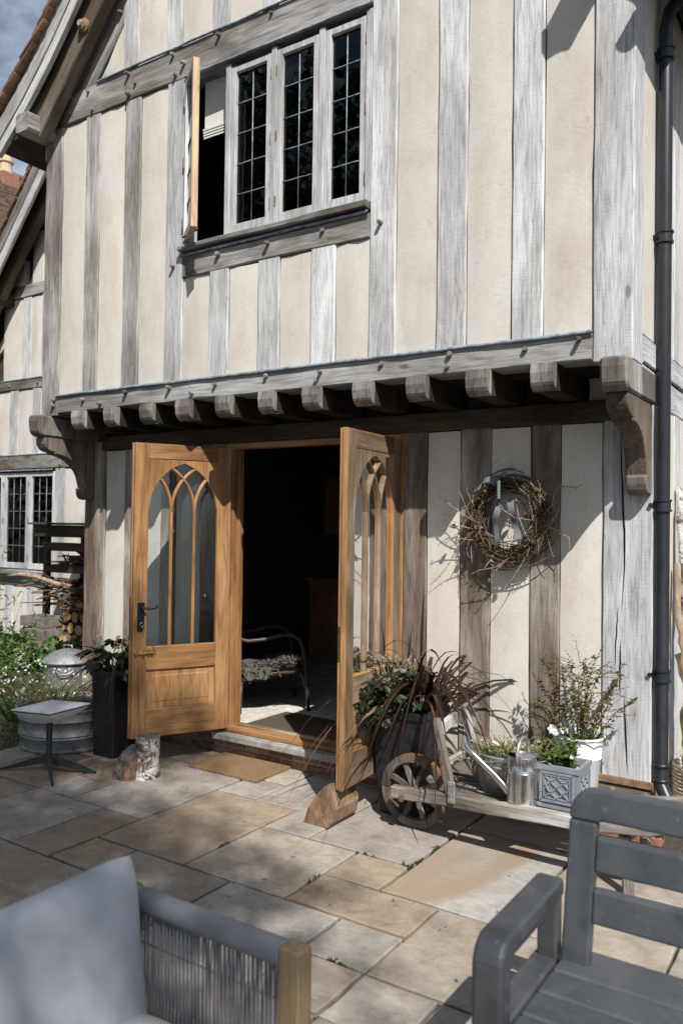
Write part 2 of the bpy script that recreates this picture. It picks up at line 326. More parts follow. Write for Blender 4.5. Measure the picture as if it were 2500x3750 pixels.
# ------------------------------------------------------------------ mesh helpers
class MB:
    def __init__(s): s.v = []; s.f = []; s.m = []
    def add(s, vs, fs, mi=0):
        o = len(s.v); s.v += [tuple(v) for v in vs]; s.f += [tuple(i+o for i in f) for f in fs]; s.m += [mi]*len(fs); return s
    def box(s, x0, x1, y0, y1, z0, z1, mi=0, M4=None):
        vs = [(x0,y0,z0),(x1,y0,z0),(x1,y1,z0),(x0,y1,z0),(x0,y0,z1),(x1,y0,z1),(x1,y1,z1),(x0,y1,z1)]
        if M4: vs = [M4 @ Vector(v) for v in vs]
        return s.add(vs, [(0,3,2,1),(4,5,6,7),(0,1,5,4),(1,2,6,5),(2,3,7,6),(3,0,4,7)], mi)
    def cbox(s, x0, x1, y0, y1, z0, z1, c=.004, mi=0, top=.0, rnd=0, rg=None):
        """box with chamfered vertical-section edges (24 verts)"""
        x0, x1 = min(x0,x1), max(x0,x1); y0, y1 = min(y0,y1), max(y0,y1); z0, z1 = min(z0,z1), max(z0,z1)
        c = min(c, (x1-x0)*.4, (y1-y0)*.4, (z1-z0)*.4)
        vs = []; idx = {}
        for ix, x in enumerate((x0, x1)):
            for iy, y in enumerate((y0, y1)):
                for iz, z in enumerate((z0, z1)):
                    sx, sy, sz = (c if ix == 0 else -c), (c if iy == 0 else -c), (c if iz == 0 else -c)
                    idx[ix, iy, iz, 0] = len(vs); vs.append((x, y+sy, z+sz))
                    idx[ix, iy, iz, 1] = len(vs); vs.append((x+sx, y, z+sz))
                    idx[ix, iy, iz, 2] = len(vs); vs.append((x+sx, y+sy, z))
        fs = []
        q = lambda *a: fs.append(tuple(idx[k] for k in a))
        for a in (0, 1):
            o = [(a,0,0,0),(a,1,0,0),(a,1,1,0),(a,0,1,0)]; q(*(o if a else o[::-1]))
            o = [(0,a,0,1),(1,a,0,1),(1,a,1,1),(0,a,1,1)]; q(*(o[::-1] if a else o))
            o = [(0,0,a,2),(1,0,a,2),(1,1,a,2),(0,1,a,2)]; q(*(o if a else o[::-1]))
        for a in (0, 1):
            for b_ in (0, 1):
                o = [(a,b_,0,0),(a,b_,1,0),(a,b_,1,1),(a,b_,0,1)]; q(*(o if a != b_ else o[::-1]))
                o = [(a,0,b_,0),(a,1,b_,0),(a,1,b_,2),(a,0,b_,2)]; q(*(o[::-1] if a != b_ else o))
                o = [(0,a,b_,1),(1,a,b_,1),(1,a,b_,2),(0,a,b_,2)]; q(*(o if a != b_ else o[::-1]))
                for c_ in (0, 1):
                    o = [(a,b_,c_,0),(a,b_,c_,1),(a,b_,c_,2)]; q(*(o if (a+b_+c_) % 2 else o[::-1]))
        return s.add(vs, fs, mi)
    def prism(s, poly, axis, a, b, mi=0):
        """poly: list of 2d points in the plane of the other two axes (in xyz order)"""
        n = len(poly)
        def mk(p, t):
            return [(t, p[0], p[1]), (p[0], t, p[1]), (p[0], p[1], t)][axis]
        vs = [mk(p, a) for p in poly] + [mk(p, b) for p in poly]
        fs = [tuple(range(n))[::-1], tuple(range(n, 2*n))] + [(i, (i+1) % n, n+(i+1) % n, n+i) for i in range(n)]
        return s.add(vs, fs, mi)
    def tube(s, pts, rad, n=8, cap=True, mi=0, flat=None):
        pts = [Vector(p) for p in pts]; k = len(pts)
        rad = rad if isinstance(rad, (list, tuple)) else [rad]*k
        vs = []; t0 = None; up = None
        for i, p in enumerate(pts):
            t = (pts[min(i+1, k-1)] - pts[max(i-1, 0)])
            t = t.normalized() if t.length > 1e-9 else Vector((0, 0, 1))
            if up is None:
                up = Vector((0, 0, 1)) if abs(t.z) < .9 else Vector((1, 0, 0))
            a = t.cross(up)
            if a.length < 1e-6: a = t.cross(Vector((1, .3, 0)))
            a.normalize(); b = a.cross(t).normalized(); up = b
            for j in range(n):
                th = 2*PI*j/n; w = rad[i]
                vs.append(p + a*math.cos(th)*w + b*math.sin(th)*w*(flat or 1))
        fs = [(i*n+j, i*n+(j+1) % n, (i+1)*n+(j+1) % n, (i+1)*n+j) for i in range(k-1) for j in range(n)]
        if cap: fs += [tuple(range(n))[::-1], tuple(range((k-1)*n, k*n))]
        return s.add(vs, fs, mi)
    def lathe(s, prof, n=24, c=(0, 0, 0), mi=0, sx=1, sy=1, close=False):
        vs = [(c[0]+r*math.cos(2*PI*j/n)*sx, c[1]+r*math.sin(2*PI*j/n)*sy, c[2]+z) for r, z in prof for j in range(n)]
        k = len(prof)
        fs = [(i*n+j, i*n+(j+1) % n, (i+1)*n+(j+1) % n, (i+1)*n+j) for i in range(k-1) for j in range(n)]
        if close: fs += [tuple(range(n))[::-1], tuple(range((k-1)*n, k*n))]
        return s.add(vs, fs, mi)
    def bar(s, p0, p1, w, d, updir=(0, 0, 1), mi=0):
        """square bar from p0 to p1: w across, d along updir"""
        p0, p1 = Vector(p0), Vector(p1); t = (p1-p0).normalized(); u = Vector(updir)
        a = t.cross(u).normalized(); b = a.cross(t).normalized()
        vs = [p + a*sx*w/2 + b*sy*d/2 for p in (p0, p1) for sx, sy in ((-1,-1),(1,-1),(1,1),(-1,1))]
        return s.add(vs, [(0,3,2,1)[::-1],(4,5,6,7)[::-1],(0,1,5,4)[::-1],(1,2,6,5)[::-1],(2,3,7,6)[::-1],(3,0,4,7)[::-1]], mi)
    def strip(s, pts, widths, side, mi=0, fold=0.0):
        """leaf blade along pts; side = vectors across (one or list)"""
        vs = []; k = len(pts)
        for i, p in enumerate(pts):
            p = Vector(p); sd = Vector(side[i] if isinstance(side, list) else side); w = widths[i]
            vs += [p - sd*w, p + Vector((0, 0, -fold*w)), p + sd*w]
        fs = []
        for i in range(k-1):
            a = i*3; fs += [(a, a+1, a+4, a+3), (a+1, a+2, a+5, a+4)]
        return s.add(vs, fs, mi)
    def build(s, name, mats, parent=None, smooth=False, loc=None, rot=None, mw=None, off=None, auto=None):
        me = bpy.data.meshes.new(name)
        v = s.v if off is None else [(a[0]-off[0], a[1]-off[1], a[2]-off[2]) for a in s.v]
        me.from_pydata(v, [], s.f); 
        if not isinstance(mats, (list, tuple)): mats = [mats]
        for m in mats: me.materials.append(M[m] if isinstance(m, str) else m)
        if len(mats) > 1: me.polygons.foreach_set('material_index', s.m)
        if smooth: me.polygons.foreach_set('use_smooth', [True]*len(me.polygons))
        me.update()
        if smooth and auto is not None: me.set_sharp_from_angle(angle=R(auto))
        return link(name, me, parent, loc, rot, mw)
def link(name, data, parent=None, loc=None, rot=None, mw=None):
    o = bpy.data.objects.new(name, data); COL.objects.link(o)
    if parent is not None: o.parent = parent
    if mw is not None: o.matrix_basis = mw
    else:
        if loc is not None: o.location = loc
        if rot is not None: o.rotation_euler = rot
    return o
def tag(o, label=None, cat=None, group=None, kind=None):
    if label: o['label'] = label
    if cat: o['category'] = cat
    if group: o['group'] = group
    if kind: o['kind'] = kind
    return o
def thing(name, label, cat, loc=(0, 0, 0), rz=0, group=None, rot=None):
    o = link(name, None, None, loc, rot or (0, 0, rz)); o.empty_display_size = .1
    return tag(o, label, cat, group)
def copy_tree(o, parent=None):
    c = o.copy(); COL.objects.link(c)
    if parent is not None: c.parent = parent
    for ch in list(o.children): copy_tree(ch, c)
    return c
rng = random.Random(7)
def timber_mesh(L, w, d, seg=None, wob=.003, ch=.006, seed=0):
    """long axis local z (0..L), w along local x, d along local y, centred; chamfered, slightly uneven"""
    rg = random.Random(seed); seg = seg or max(2, min(14, int(L/.22)))
    vs = []; fs = []
    for i in range(seg+1):
        z = L*i/seg
        hw, hd = w/2, d/2
        e = [rg.uniform(-wob, wob) for _ in range(4)]
        x0, x1, y0, y1 = -hw+e[0], hw+e[1], -hd+e[2]*.4, hd+e[3]*.4
        c = ch*rg.uniform(.6, 1.8)
        vs += [(x0+c,y0,z),(x1-c,y0,z),(x1,y0+c,z),(x1,y1-c,z),(x1-c,y1,z),(x0+c,y1,z),(x0,y1-c,z),(x0,y0+c,z)]
    for i in range(seg):
        for j in range(8): fs.append((i*8+j, i*8+(j+1) % 8, (i+1)*8+(j+1) % 8, (i+1)*8+j))
    fs += [tuple(range(8))[::-1], tuple(range(seg*8, seg*8+8))]
    return vs, fs
_ts = [0]
def timber(name, p0, p1, w, d, mat, parent, wdir, base=Vector((0, 0, 0)), wob=.003, ch=.006, label=None):
    """wdir = world direction of the width; depth direction follows"""
    _ts[0] += 1
    p0, p1 = Vector(p0), Vector(p1); z = (p1-p0).normalized(); x = Vector(wdir); x = (x - z*x.dot(z)).normalized(); y = z.cross(x)
    vs, fs = timber_mesh((p1-p0).length, w, d, wob=wob, ch=ch, seed=_ts[0])
    mw = Matrix(((x.x, y.x, z.x, p0.x-base.x), (x.y, y.y, z.y, p0.y-base.y), (x.z, y.z, z.z, p0.z-base.z), (0, 0, 0, 1)))
    o = MB().add(vs, fs).build(name, mat, parent, mw=mw)
    if label: o['label'] = label
    return o
# ------------------------------------------------------------------ ground, patio
Y1, D = 4.10, 4.552
g = MB().add([(-60, -60, -.05), (60, -60, -.05), (60, 90, -.05), (-60, 90, -.05)], [(0, 1, 2, 3)]).build('ground', 'joint_sand')
tag(g, 'dark earth and sand under the paving and garden', 'ground', kind='structure')
GX = lambda k: -1.611 + .3157*k
GY = lambda m: 2.645 + .3165*m
slabs = [  # k0,k1,m0,m1,material
 (-6,-4,1,4,'slab_tan'), (-8,-6,2,5,'slab_grey'), (-9,-8,2,3,'slab_grey'), (-9,-8,3,5,'slab_tan'), (-11,-9,2,4,'slab_tan'),
 (-9,-7,0,2,'slab_grey'), (-7,-6,0,2,'slab_tan'), (-6,-5,0,1,'slab_tan'), (-7,-5,-2,0,'slab_tan'), (-5,-3,-1,1,'slab_buff'),
 (-4,-2,1,3,'slab_buff'), (-4,-3,3,4,'slab_grey'), (-5,-3,4,6,'slab_grey'), (-6,-5,4,5,'slab_grey'), (-6,-5,5,6,'slab_buff'),
 (-3,-1,3,6,'slab_grey'), (-2,-1,2,3,'slab_tan'), (-2,0,1,2,'slab_tan'), (-1,1,2,5,'slab_band'), (-3,-1,-1,1,'slab_grey'), (-1,0,0,1,'slab_grey'),
 (-3,0,-2,-1,'slab_buff'), (-1,0,-1,0,'slab_buff'), (0,2,0,2,'slab_buff'), (0,1,-1,0,'slab_grey'), (1,3,-2,0,'slab_buff'), (-1,1,5,6,'slab_grey'), (1,3,5,6,'slab_tan'),
 (-8,-6,5,6,'slab_tan'), (-11,-9,4,5,'slab_tan'), (1,3,2,4,'slab_buff'),(2,4,0,2,'slab_buff'),(-9,-7,-1,0,'slab_buff'),(-9,-8,-3,-1,'slab_tan'),(-8,-7,-3,-1,'slab_tan'),
]
occ = {}
for s in slabs:
    for k in range(s[0], s[1]):
        for m in range(s[2], s[3]): occ[k, m] = 1
rs = random.Random(11)
for m in range(-8, 6):
    for k in range(-12, 7):
        if (k, m) in occ: continue
        w, h = rs.choice([(1, 1), (2, 1), (2, 2), (1, 2), (2, 3)])
        while w > 1 and any((k+i, m) in occ or k+i > 6 for i in range(w)): w -= 1
        while h > 1 and any((k+i, m+j) in occ or m+j > 5 for i in range(w) for j in range(h)): h -= 1
        for i in range(w):
            for j in range(h): occ[k+i, m+j] = 1
        slabs.append((k, k+w, m, m+h, rs.choice(['slab_grey', 'slab_tan', 'slab_buff', 'slab_buff', 'slab_grey'])))
patio = MB().box(GX(-12)-.02, GX(7)+.02, GY(-8)-.02, GY(6)+.3, -.045, -.02).build('patio', 'joint_sand')
tag(patio, 'bedding sand with weeds between the patio slabs', 'patio', kind='structure')
def slab_obj(x0, x1, y0, y1, mat, name='paving_slab', parent=patio, z=0.0, gap=.0075, th=.03, amp=.0036, tilt=.0022):
    rg = rs
    x0 += gap*rg.uniform(.7, 1.5); x1 -= gap*rg.uniform(.7, 1.5); y0 += gap*rg.uniform(.7, 1.5); y1 -= gap*rg.uniform(.7, 1.5)
    cx, cy = (x0+x1)/2, (y0+y1)/2; nx = max(3, int((x1-x0)/.07)); ny = max(3, int((y1-y0)/.07))
    per = [(x0+(x1-x0)*i/nx, y0) for i in range(nx)] + [(x1, y0+(y1-y0)*i/ny) for i in range(ny)] + [(x1-(x1-x0)*i/nx, y1) for i in range(nx)] + [(x0, y1-(y1-y0)*i/ny) for i in range(ny)]
    per = [(x-cx+rg.uniform(-amp, amp), y-cy+rg.uniform(-amp, amp)) for x, y in per]
    n = len(per); tx, ty, tz = rg.uniform(-tilt, tilt), rg.uniform(-tilt, tilt), rg.uniform(-.0015, .002)
    zz = lambda x, y: z+tz+tx*x+ty*y
    c = .006; vs = []
    for x, y in per: vs.append((x, y, -th))
    for x, y in per: vs.append((x, y, zz(x, y)-.004*rg.uniform(.6, 1.5)))
    for x, y in per:
        l = math.hypot(x, y); vs.append((x*(1-c/l*1.2), y*(1-c/l*1.2), zz(x, y)))
    fs = [(i, (i+1) % n, n+(i+1) % n, n+i) for i in range(n)] + [(n+i, n+(i+1) % n, 2*n+(i+1) % n, 2*n+i) for i in range(n)] + [tuple(range(2*n, 3*n))]
    return MB().add(vs, fs).build(name, mat, parent, loc=(cx, cy, 0))
for k0, k1, m0, m1, mt in slabs:
    slab_obj(GX(k0), GX(k1), GY(m0), GY(m1), mt)
# moss and weeds in the joints
wd = MB(); rw = random.Random(3)
joints = [((-1.927, 3.28), (-1.927, 3.95), 90), ((-1.611, 2.32), (-1.611, 3.28), 60), ((-2.242, 2.96), (-2.242, 3.6), 60), ((-1.93, 2.645), (-1.62, 2.645), 40), ((-2.872, 2.97), (-2.872, 3.3), 40), ((-3.5, 2.961), (-2.87, 2.961), 25), ((-1.9, 3.598), (-2.2, 3.598), 25), ((-1.9, 2.33), (-1.62, 2.33), 40)]
for (ax, ay), (bx, by), n in joints:
    for _ in range(n):
        t = rw.random(); cx, cy = ax+(bx-ax)*t+rw.gauss(0, .004), ay+(by-ay)*t+rw.gauss(0, .004)
        if mnoise.noise(Vector((cx*6, cy*6, 1))) < .22: continue
        for _ in range(rw.randint(2, 5)):
            a = rw.uniform(0, 2*PI); l = rw.uniform(.005, .016); d = Vector((math.cos(a), math.sin(a), rw.uniform(.3, 1)))*l
            p = Vector((cx, cy, -.004)); sd = Vector((-math.sin(a), math.cos(a), 0))
            wd.strip([p, p+d*.6, p+d], [.002, .003, .0005], sd)
tag(wd.build('joint_weeds', 'moss_green'), 'tiny moss and weeds growing in the paving joints', 'weeds', kind='stuff')

# ------------------------------------------------------------------ main house
HB = Vector((-3.308, 4.6, 0))
house = thing('timber_framed_house', 'timber-framed house with jettied upper floor, cream plaster panels and open arched doors', 'house', HB)
def T(name, p0, p1, w, d, mat, wdir, **k): return timber(name, p0, p1, w, d, mat, house, wdir, HB, **k)
def vstud(x0, x1, z0, z1, yf, mat='oak_silver', name='stud', d=.15, **k):
    return T(name, ((x0+x1)/2, yf+d/2, z0), ((x0+x1)/2, yf+d/2, z1), x1-x0, d, mat, (1, 0, 0), **k)
def hbeam(name, x0, x1, z0, z1, yf, mat='oak_grey', d=.15, **k):
    return T(name, (x0, yf+d/2, (z0+z1)/2), (x1, yf+d/2, (z0+z1)/2), z1-z0, d, mat, (0, 0, 1), **k)
def panel(x0, x1, z0, z1, yf, parent=house, base=HB, z1b=None, name='plaster_panel', mat='plaster'):
    """slightly bellied lime plaster panel; z1b: top height at x1 when the top is raking"""
    g_ = .006; x0 += g_; x1 -= g_; z0 += g_; z1 -= g_; z1b = z1 if z1b is None else z1b-g_
    nx, nz = 3, max(3, int((z1-z0)/.25)); rg = random.Random(int((x0+z0*7)*1000))
    cx, cz = (x0+x1)/2, z0; vs = []; fs = []
    for j in range(nz+1):
        for i in range(nx+1):
            u, v = i/nx, j/nz; x = x0+(x1-x0)*u; zt = z1+(z1b-z1)*u
            e = 0 if 0 < i < nx and 0 < j < nz else 1
            vs.append((x-cx+(rg.uniform(-.004, .003) if i in (0, nx) else 0), .008*e+rg.uniform(-.004, .004), v*(zt-z0)))
    W_ = nx+1
    for j in range(nz):
        for i in range(nx): a = j*W_+i; fs.append((a, a+1, a+W_+1, a+W_))
    n0 = len(vs); ring = [i for i in range(W_)] + [j*W_+nx for j in range(1, nz+1)] + [nz*W_+i for i in range(nx-1, -1, -1)] + [j*W_ for j in range(nz-1, 0, -1)]
    for i in ring: vs.append((vs[i][0], .10, vs[i][2]))
    n = len(ring)
    for i in range(n): fs.append((ring[i], n0+i, n0+(i+1) % n, ring[(i+1) % n]))
    o = MB().add(vs, fs).build(name, mat, parent, smooth=True, loc=(cx-base.x, yf+.003-base.y, cz-base.z), auto=50)
    return o
_peg = None
def peg(x, z, yf, parent=house, base=HB, r=.015, l=.035, dirn=(0, -1, 0)):
    global _peg
    rg = random.Random(int(x*997+z*131))
    if _peg is None:
        b = MB(); b.tube([(0, .03, 0), (0, -.028, 0), (0, -.034, 0)], [.015, .0145, .011], 8)
        _peg = b.build('peg', 'oak_grey', parent).data
        o = bpy.data.objects['peg']
    else: o = link('peg', _peg, parent)
    o.location = (x-base.x, yf-base.y+rg.uniform(-.012, .012), z-base.z); o.rotation_euler = (rg.uniform(-.15, .15), 0, rg.uniform(-.2, .2) + (0 if dirn[1] else PI/2))
    s = rg.uniform(.85, 1.2); o.scale = (s, 1, s); return o

# --- upper storey frame
vstud(-5.62, -5.418, 2.545, 4.85, Y1-.002, 'oak_grey', 'corner_post', d=.2)
US = [(-5.134, -4.969, 'oak_mid'), (-4.693, -4.52, 'oak_mid'), (-4.247, -4.074, 'oak_silver')]
for a, b_, m in US: vstud(a, b_, 2.70, 4.85, Y1, m)
for a, b_ in ((-3.822, -3.643), (-3.389, -3.212), (-2.96, -2.778)): vstud(a, b_, 2.70, 3.43, Y1, 'oak_silver')
vstud(-2.529, -2.351, 2.70, 6.3, Y1, 'oak_silver', 'window_post')
for a, b_ in ((-2.08, -1.901), (-1.635, -1.46)): vstud(a, b_, 2.70, 5.6 if a < -1.8 else 5.2, Y1, 'oak_silver')
vstud(-1.197, -.996, 2.545, 4.95, Y1-.002, 'oak_silver', 'corner_post', d=.2)
hbeam('bressummer', -5.416, -1.199, 2.56, 2.69, Y1-.004, 'oak_mid', d=.18, wob=.004)
hbeam('sill_rail', -4.072, -2.531, 3.43, 3.578, Y1-.003, 'oak_grey')
hbeam('girt', -5.66, -2.531, 4.852, 5.085, Y1-.005, 'oak_brown' if 0 else 'oak_grey', d=.18)
RL = lambda x, off=0: 5.067+1.155*(x+5.292)+off*1.528       # left roof line (principal rafter outer edge = 0)
def RV(x, off=0):                                              # verge line with its bell-cast foot
    if x > -5.05: return RL(x, off)
    u = -5.05-x; q = min(u, .55); drop = 1.155*u-(.30/.55)*q*q/2-.30*max(0, u-.55)
    return RL(-5.05)-drop+off*1.45
RLm = lambda x, off=0: RL(-6.616-x, off)                       # mirrored right side
GS = [(-4.727, -4.561), (-4.268, -4.118), (-3.828, -3.678), (-3.381, -3.248)]
for a, b_ in GS: vstud(a, b_, 5.09, min(RL(a)-.05, 6.6), Y1, 'oak_silver', 'gable_stud')
# plaster upper
for a, b_ in ((-5.418, -5.134), (-4.969, -4.693), (-4.52, -4.247)): panel(a, b_, 2.70, 4.85, Y1)
for a, b_ in ((-4.074, -3.822), (-3.643, -3.389), (-3.212, -2.96), (-2.778, -2.529)): panel(a, b_, 2.70, 3.43, Y1)
for a, b_, t in ((-2.351, -2.08, 5.9), (-1.901, -1.635, 5.4), (-1.46, -1.197, 5.1)): panel(a, b_, 2.70, t, Y1)
panel(-4.995, -4.727, 5.09, 5.10, Y1, z1b=RL(-4.727, -.17))
for a, b_ in ((-4.561, -4.268), (-4.118, -3.828), (-3.678, -3.381), (-3.248, -2.529)): panel(a, b_, 5.09, min(6.3, RL(a, -.17)), Y1)
# principal rafter in the gable (left and its twin on the other side)
dv = Vector((1, 0, 1.155)).normalized(); nv = Vector((-1.155, 0, 1)).normalized()
def raking(name, off0, off1, yf, d, mat, xs, xe, mirror=False, **k):
    off = (off0+off1)/2; w = abs(off1-off0)
    p0 = Vector((xs, yf+d/2, RL(xs, off))); p1 = Vector((xe, yf+d/2, RL(xe, off)))
    if mirror: p0.x, p1.x = -6.616-p0.x, -6.616-p1.x
    wd_ = nv.copy()
    if mirror: wd_.x = -wd_.x
    return T(name, p0, p1, w, d, mat, wd_, **k)
raking('principal_rafter', 0, -.17, Y1+.004, .15, 'oak_grey', -5.26, -4.0)
raking('principal_rafter', 0, -.17, Y1+.004, .15, 'oak_grey', -5.26, -4.0, True)
# soffit plaster strip between principal rafter and roof boards
for mir in (False, True):
    b = MB(); f_ = (lambda x: -6.616-x) if mir else (lambda x: x)
    poly = [(-5.66, RL(-5.66, .0)), (-4.0, RL(-4.0, .0)), (-4.0, RL(-4.0, .22)), (-5.66, RL(-5.66, .22))]
    b.prism([(f_(x), z) for x, z in poly], 1, Y1+.02, Y1+.1)
    b.build('plaster_panel', 'plaster', house, off=HB)
# rafters, barge boards, plate ends
for mir in (False, True):
    raking('verge_rafter', .19, -.05, 3.95, .1, 'oak_bracket', -5.60, -4.0, mir)
    for nm, o0, o1, yb, db, mb_ in (('barge_board', .175, .095, 3.866, .038, 'oak_silver'), ('barge_cap', .30, .177, 3.856, .045, 'oak_mid')):
        b = MB(); vs = []; ks = 26; fx0 = (lambda x: -6.616-x) if mir else (lambda x: x)
        for i in range(ks+1):
            x = -5.86+1.8*i/ks; s_ = (RV(x+.01)-RV(x-.01))/.02; l_ = math.hypot(1, s_)
            for o_, yy in ((o1, yb), (o0, yb), (o0, yb+db), (o1, yb+db)): vs.append((fx0(x-s_/l_*o_), yy, RV(x)+o_/l_))
        b.add(vs, [(i*4+j, i*4+(j+1) % 4, i*4+4+(j+1) % 4, i*4+4+j) if not mir else (i*4+4+j, i*4+4+(j+1) % 4, i*4+(j+1) % 4, i*4+j) for i in range(ks) for j in range(4)]+[(0, 1, 2, 3), (ks*4+3, ks*4+2, ks*4+1, ks*4)])
        # grain along the slope: mesh kept in a frame whose z runs up the board
        aa = math.atan(1.155)*(-1 if mir else 1)
        rot_ = Matrix.Rotation(PI/2-aa if not mir else -PI/2-aa, 4, 'Y'); inv = rot_.inverted(); p0_ = Vector((fx0(-5.8), yb, RV(-5.8)))
        b.v = [tuple(inv @ (Vector(v_)-p0_)) for v_ in b.v]
        b.build(nm, mb_, house, mw=Matrix.Translation(p0_-HB) @ rot_)
    x0, x1 = (-5.665, -5.50) if not mir else (-1.116, -.951)
    T('plate_end', ((x0+x1)/2, 3.845 if not mir else 3.76, 4.828), ((x0+x1)/2, 4.2, 4.828), x1-x0, .145, 'oak_grey', (1, 0, 0), ch=.022)
    # roof deck, from the verge to the back, and eaves soffit
    b = MB(); f_ = (lambda x: -6.616-x) if mir else (lambda x: x)
    xs, xe = -6.02, -3.308
    xm_ = [xs+(-5.0-xs)*i/8 for i in range(9)]; poly = [(x, RV(x, .27)) for x in xm_]+[(xe, RL(xe, .27)), (xe, RL(xe, .315))]+[(x, RV(x, .315)) for x in xm_[::-1]]
    b.prism([(f_(x), z) for x, z in poly], 1, 3.905, 9.2)
    b.build('roof_deck', 'oak_brown', house, off=HB)
    b = MB(); b.prism([(f_(x), z) for x, z in [(-6.0, 4.73), (-5.64, 4.76), (-5.64, 4.80), (-6.0, 4.77)]], 1, 3.9, 9.2)
    b.build('eaves_board', 'oak_brown', house, off=HB)
bt = MB(); bt.tube([(0, 0, 0), (0, -.012, 0)], [.055, .055], 20); bt.tube([(0, -.012, 0), (0, -.03, 0)], [.043, .038], 20); 
o = bt.build('plate_washer', 'copper', house, loc=Vector((-4.985, 3.945, 5.445))-HB)
bb = MB(); bb.tube([(0, -.03, 0), (0, -.05, 0)], [.026, .024], 6); bb.build('bolt_head', 'step_stone', o)
# verge tiles
tm = MB()
L_, W_, n_ = .265, .165, 5
vs = []; 
for sgn in (0, 1):
    for i in range(n_+1):
        u = i/n_-.5
        zc = .006*(1-(2*u)**2)
        vs += [(0, u*W_, zc+sgn*.016), (L_, u*W_, zc+sgn*.016)]
fs = []
k2 = (n_+1)*2
for i in range(n_): a = 2*i; fs += [(a, a+1, a+3, a+2)[::-1], (k2+a, k2+a+1, k2+a+3, k2+a+2)]
for i in range(n_): a = 2*i; fs += [(a, a+2, k2+a+2, k2+a), (a+1, k2+a+1, k2+a+3, a+3)]
fs += [(0, k2, k2+1, 1), (k2-2, k2-1, 2*k2-1, 2*k2-2)]
tile_src = MB().add(vs, fs, 0)
tile_src.m = [1 if i < 2*n_ and i % 2 == 0 else 0 for i in range(len(fs))]
tile_mesh = None
def put_tile(x, y, z, slope, parent, base, mirror=False, off=.0, size=1.0):
    global tile_mesh
    rg = rng
    if tile_mesh is None:
        o = tile_src.build('roof_tile', ['tile_clay', 'tile_under'], parent); tile_mesh = o.data
    else: o = link('roof_tile', tile_mesh, parent)
    o.location = (x-base.x, y-base.y+rg.uniform(-.006, .006), z-base.z+rg.uniform(-.002, .003))
    a = math.atan(slope); tilt = .13
    o.rotation_euler = (rg.uniform(-.03, .03), -(a-tilt)+rg.uniform(-.02, .02), 0) if not mirror else (0, -(a-tilt), PI)
    return o
for i in range(26):
    x = -6.05+i*.070
    for c in range(2):
        put_tile(x, 3.80+.0825+c*.167, RV(x, .325), (RV(x+.1)-RV(x))/.1, house, HB)
for i in range(8):
    x = -6.0+i*.1*math.cos(math.atan(1.155)); xm = -6.616-x
    put_tile(xm, 3.80+.0825, RV(x, .325), .90, house, HB, mirror=True)
# lead flashings (thin dressed strips)
def flashing(x0, x1, z, yf, h=.02, parent=house, base=HB):
    b = MB(); n = max(6, int((x1-x0)/.12)); rg = random.Random(int(z*100)); vs = []; fs = []
    for i in range(n+1):
        x = x0+(x1-x0)*i/n; dz = rg.uniform(-.003, .003); dy = rg.uniform(-.003, .002)
        vs += [(x, yf+.012, z+h+dz), (x, yf-.008+dy, z+h*.8+dz), (x, yf-.012+dy, z+dz), (x, yf+.0, z-.002+dz)]
    for i in range(n):
        for j in range(3): a = i*4+j; fs.append((a, a+1, a+5, a+4))
    return b.add(vs, fs).build('lead_flashing', 'lead', parent, smooth=True, off=base)
flashing(-5.43, -1.19, 2.688, Y1-.008)
flashing(-4.08, -2.53, 3.574, Y1-.014, .018)
flashing(-5.0, -2.53, 5.083, Y1-.008, .016)
flashing(-4.07, -2.535, 4.846, Y1-.006, .012)
# pegs
for x in (-5.45, -5.1, -4.62, -4.17, -3.74, -3.3, -2.87, -2.43, -1.99, -1.55, -1.26): peg(x, 2.655+.012*math.sin(x*9), Y1)
for x in (-4.9, -3.95, -2.9, -2.0): peg(x, 2.6, Y1)
for x in (-5.05, -4.64, -4.16): peg(x, 4.89, Y1)
for x in (-5.3, -5.11, -4.65, -4.19, -3.75, -3.3): peg(x, 5.045, Y1)
for x in (-4.6, -4.1): peg(x+.02, 4.955, Y1)
for x in (-3.73, -3.3, -2.87): peg(x, 3.53, Y1)
peg(-4.16, 3.52, Y1); peg(-2.45, 3.5, Y1); peg(-5.46, 2.62, Y1); peg(-4.75, 5.55, Y1)
# --- jetty: joists with rounded noses, corner joists and brackets
def joist_prof(y0, y1, z0, z1):
    pts = [(y1, z0), (y1, z1), (y0, z1), (y0-.006, z1-.05)]
    for i in range(6):
        a = R(180+i*18); pts.append((y0+.06+.06*math.cos(a), z0+.06+.06*math.sin(a)))
    return pts
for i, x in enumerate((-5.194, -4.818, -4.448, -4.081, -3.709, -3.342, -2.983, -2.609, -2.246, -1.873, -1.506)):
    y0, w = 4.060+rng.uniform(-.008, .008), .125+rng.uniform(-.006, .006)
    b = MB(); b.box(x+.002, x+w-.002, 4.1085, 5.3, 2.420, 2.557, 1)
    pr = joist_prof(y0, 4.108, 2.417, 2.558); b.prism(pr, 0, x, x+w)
    o = b.build('floor_joist', ['oak_grey', 'oak_jetty_shade'], house, off=HB)  # noses grey; tails near-black, painted as if in deep shade
    m_ = o.modifiers.new('edge', 'BEVEL'); m_.width = .007; m_.limit_method = 'ANGLE'; m_.angle_limit = R(50)
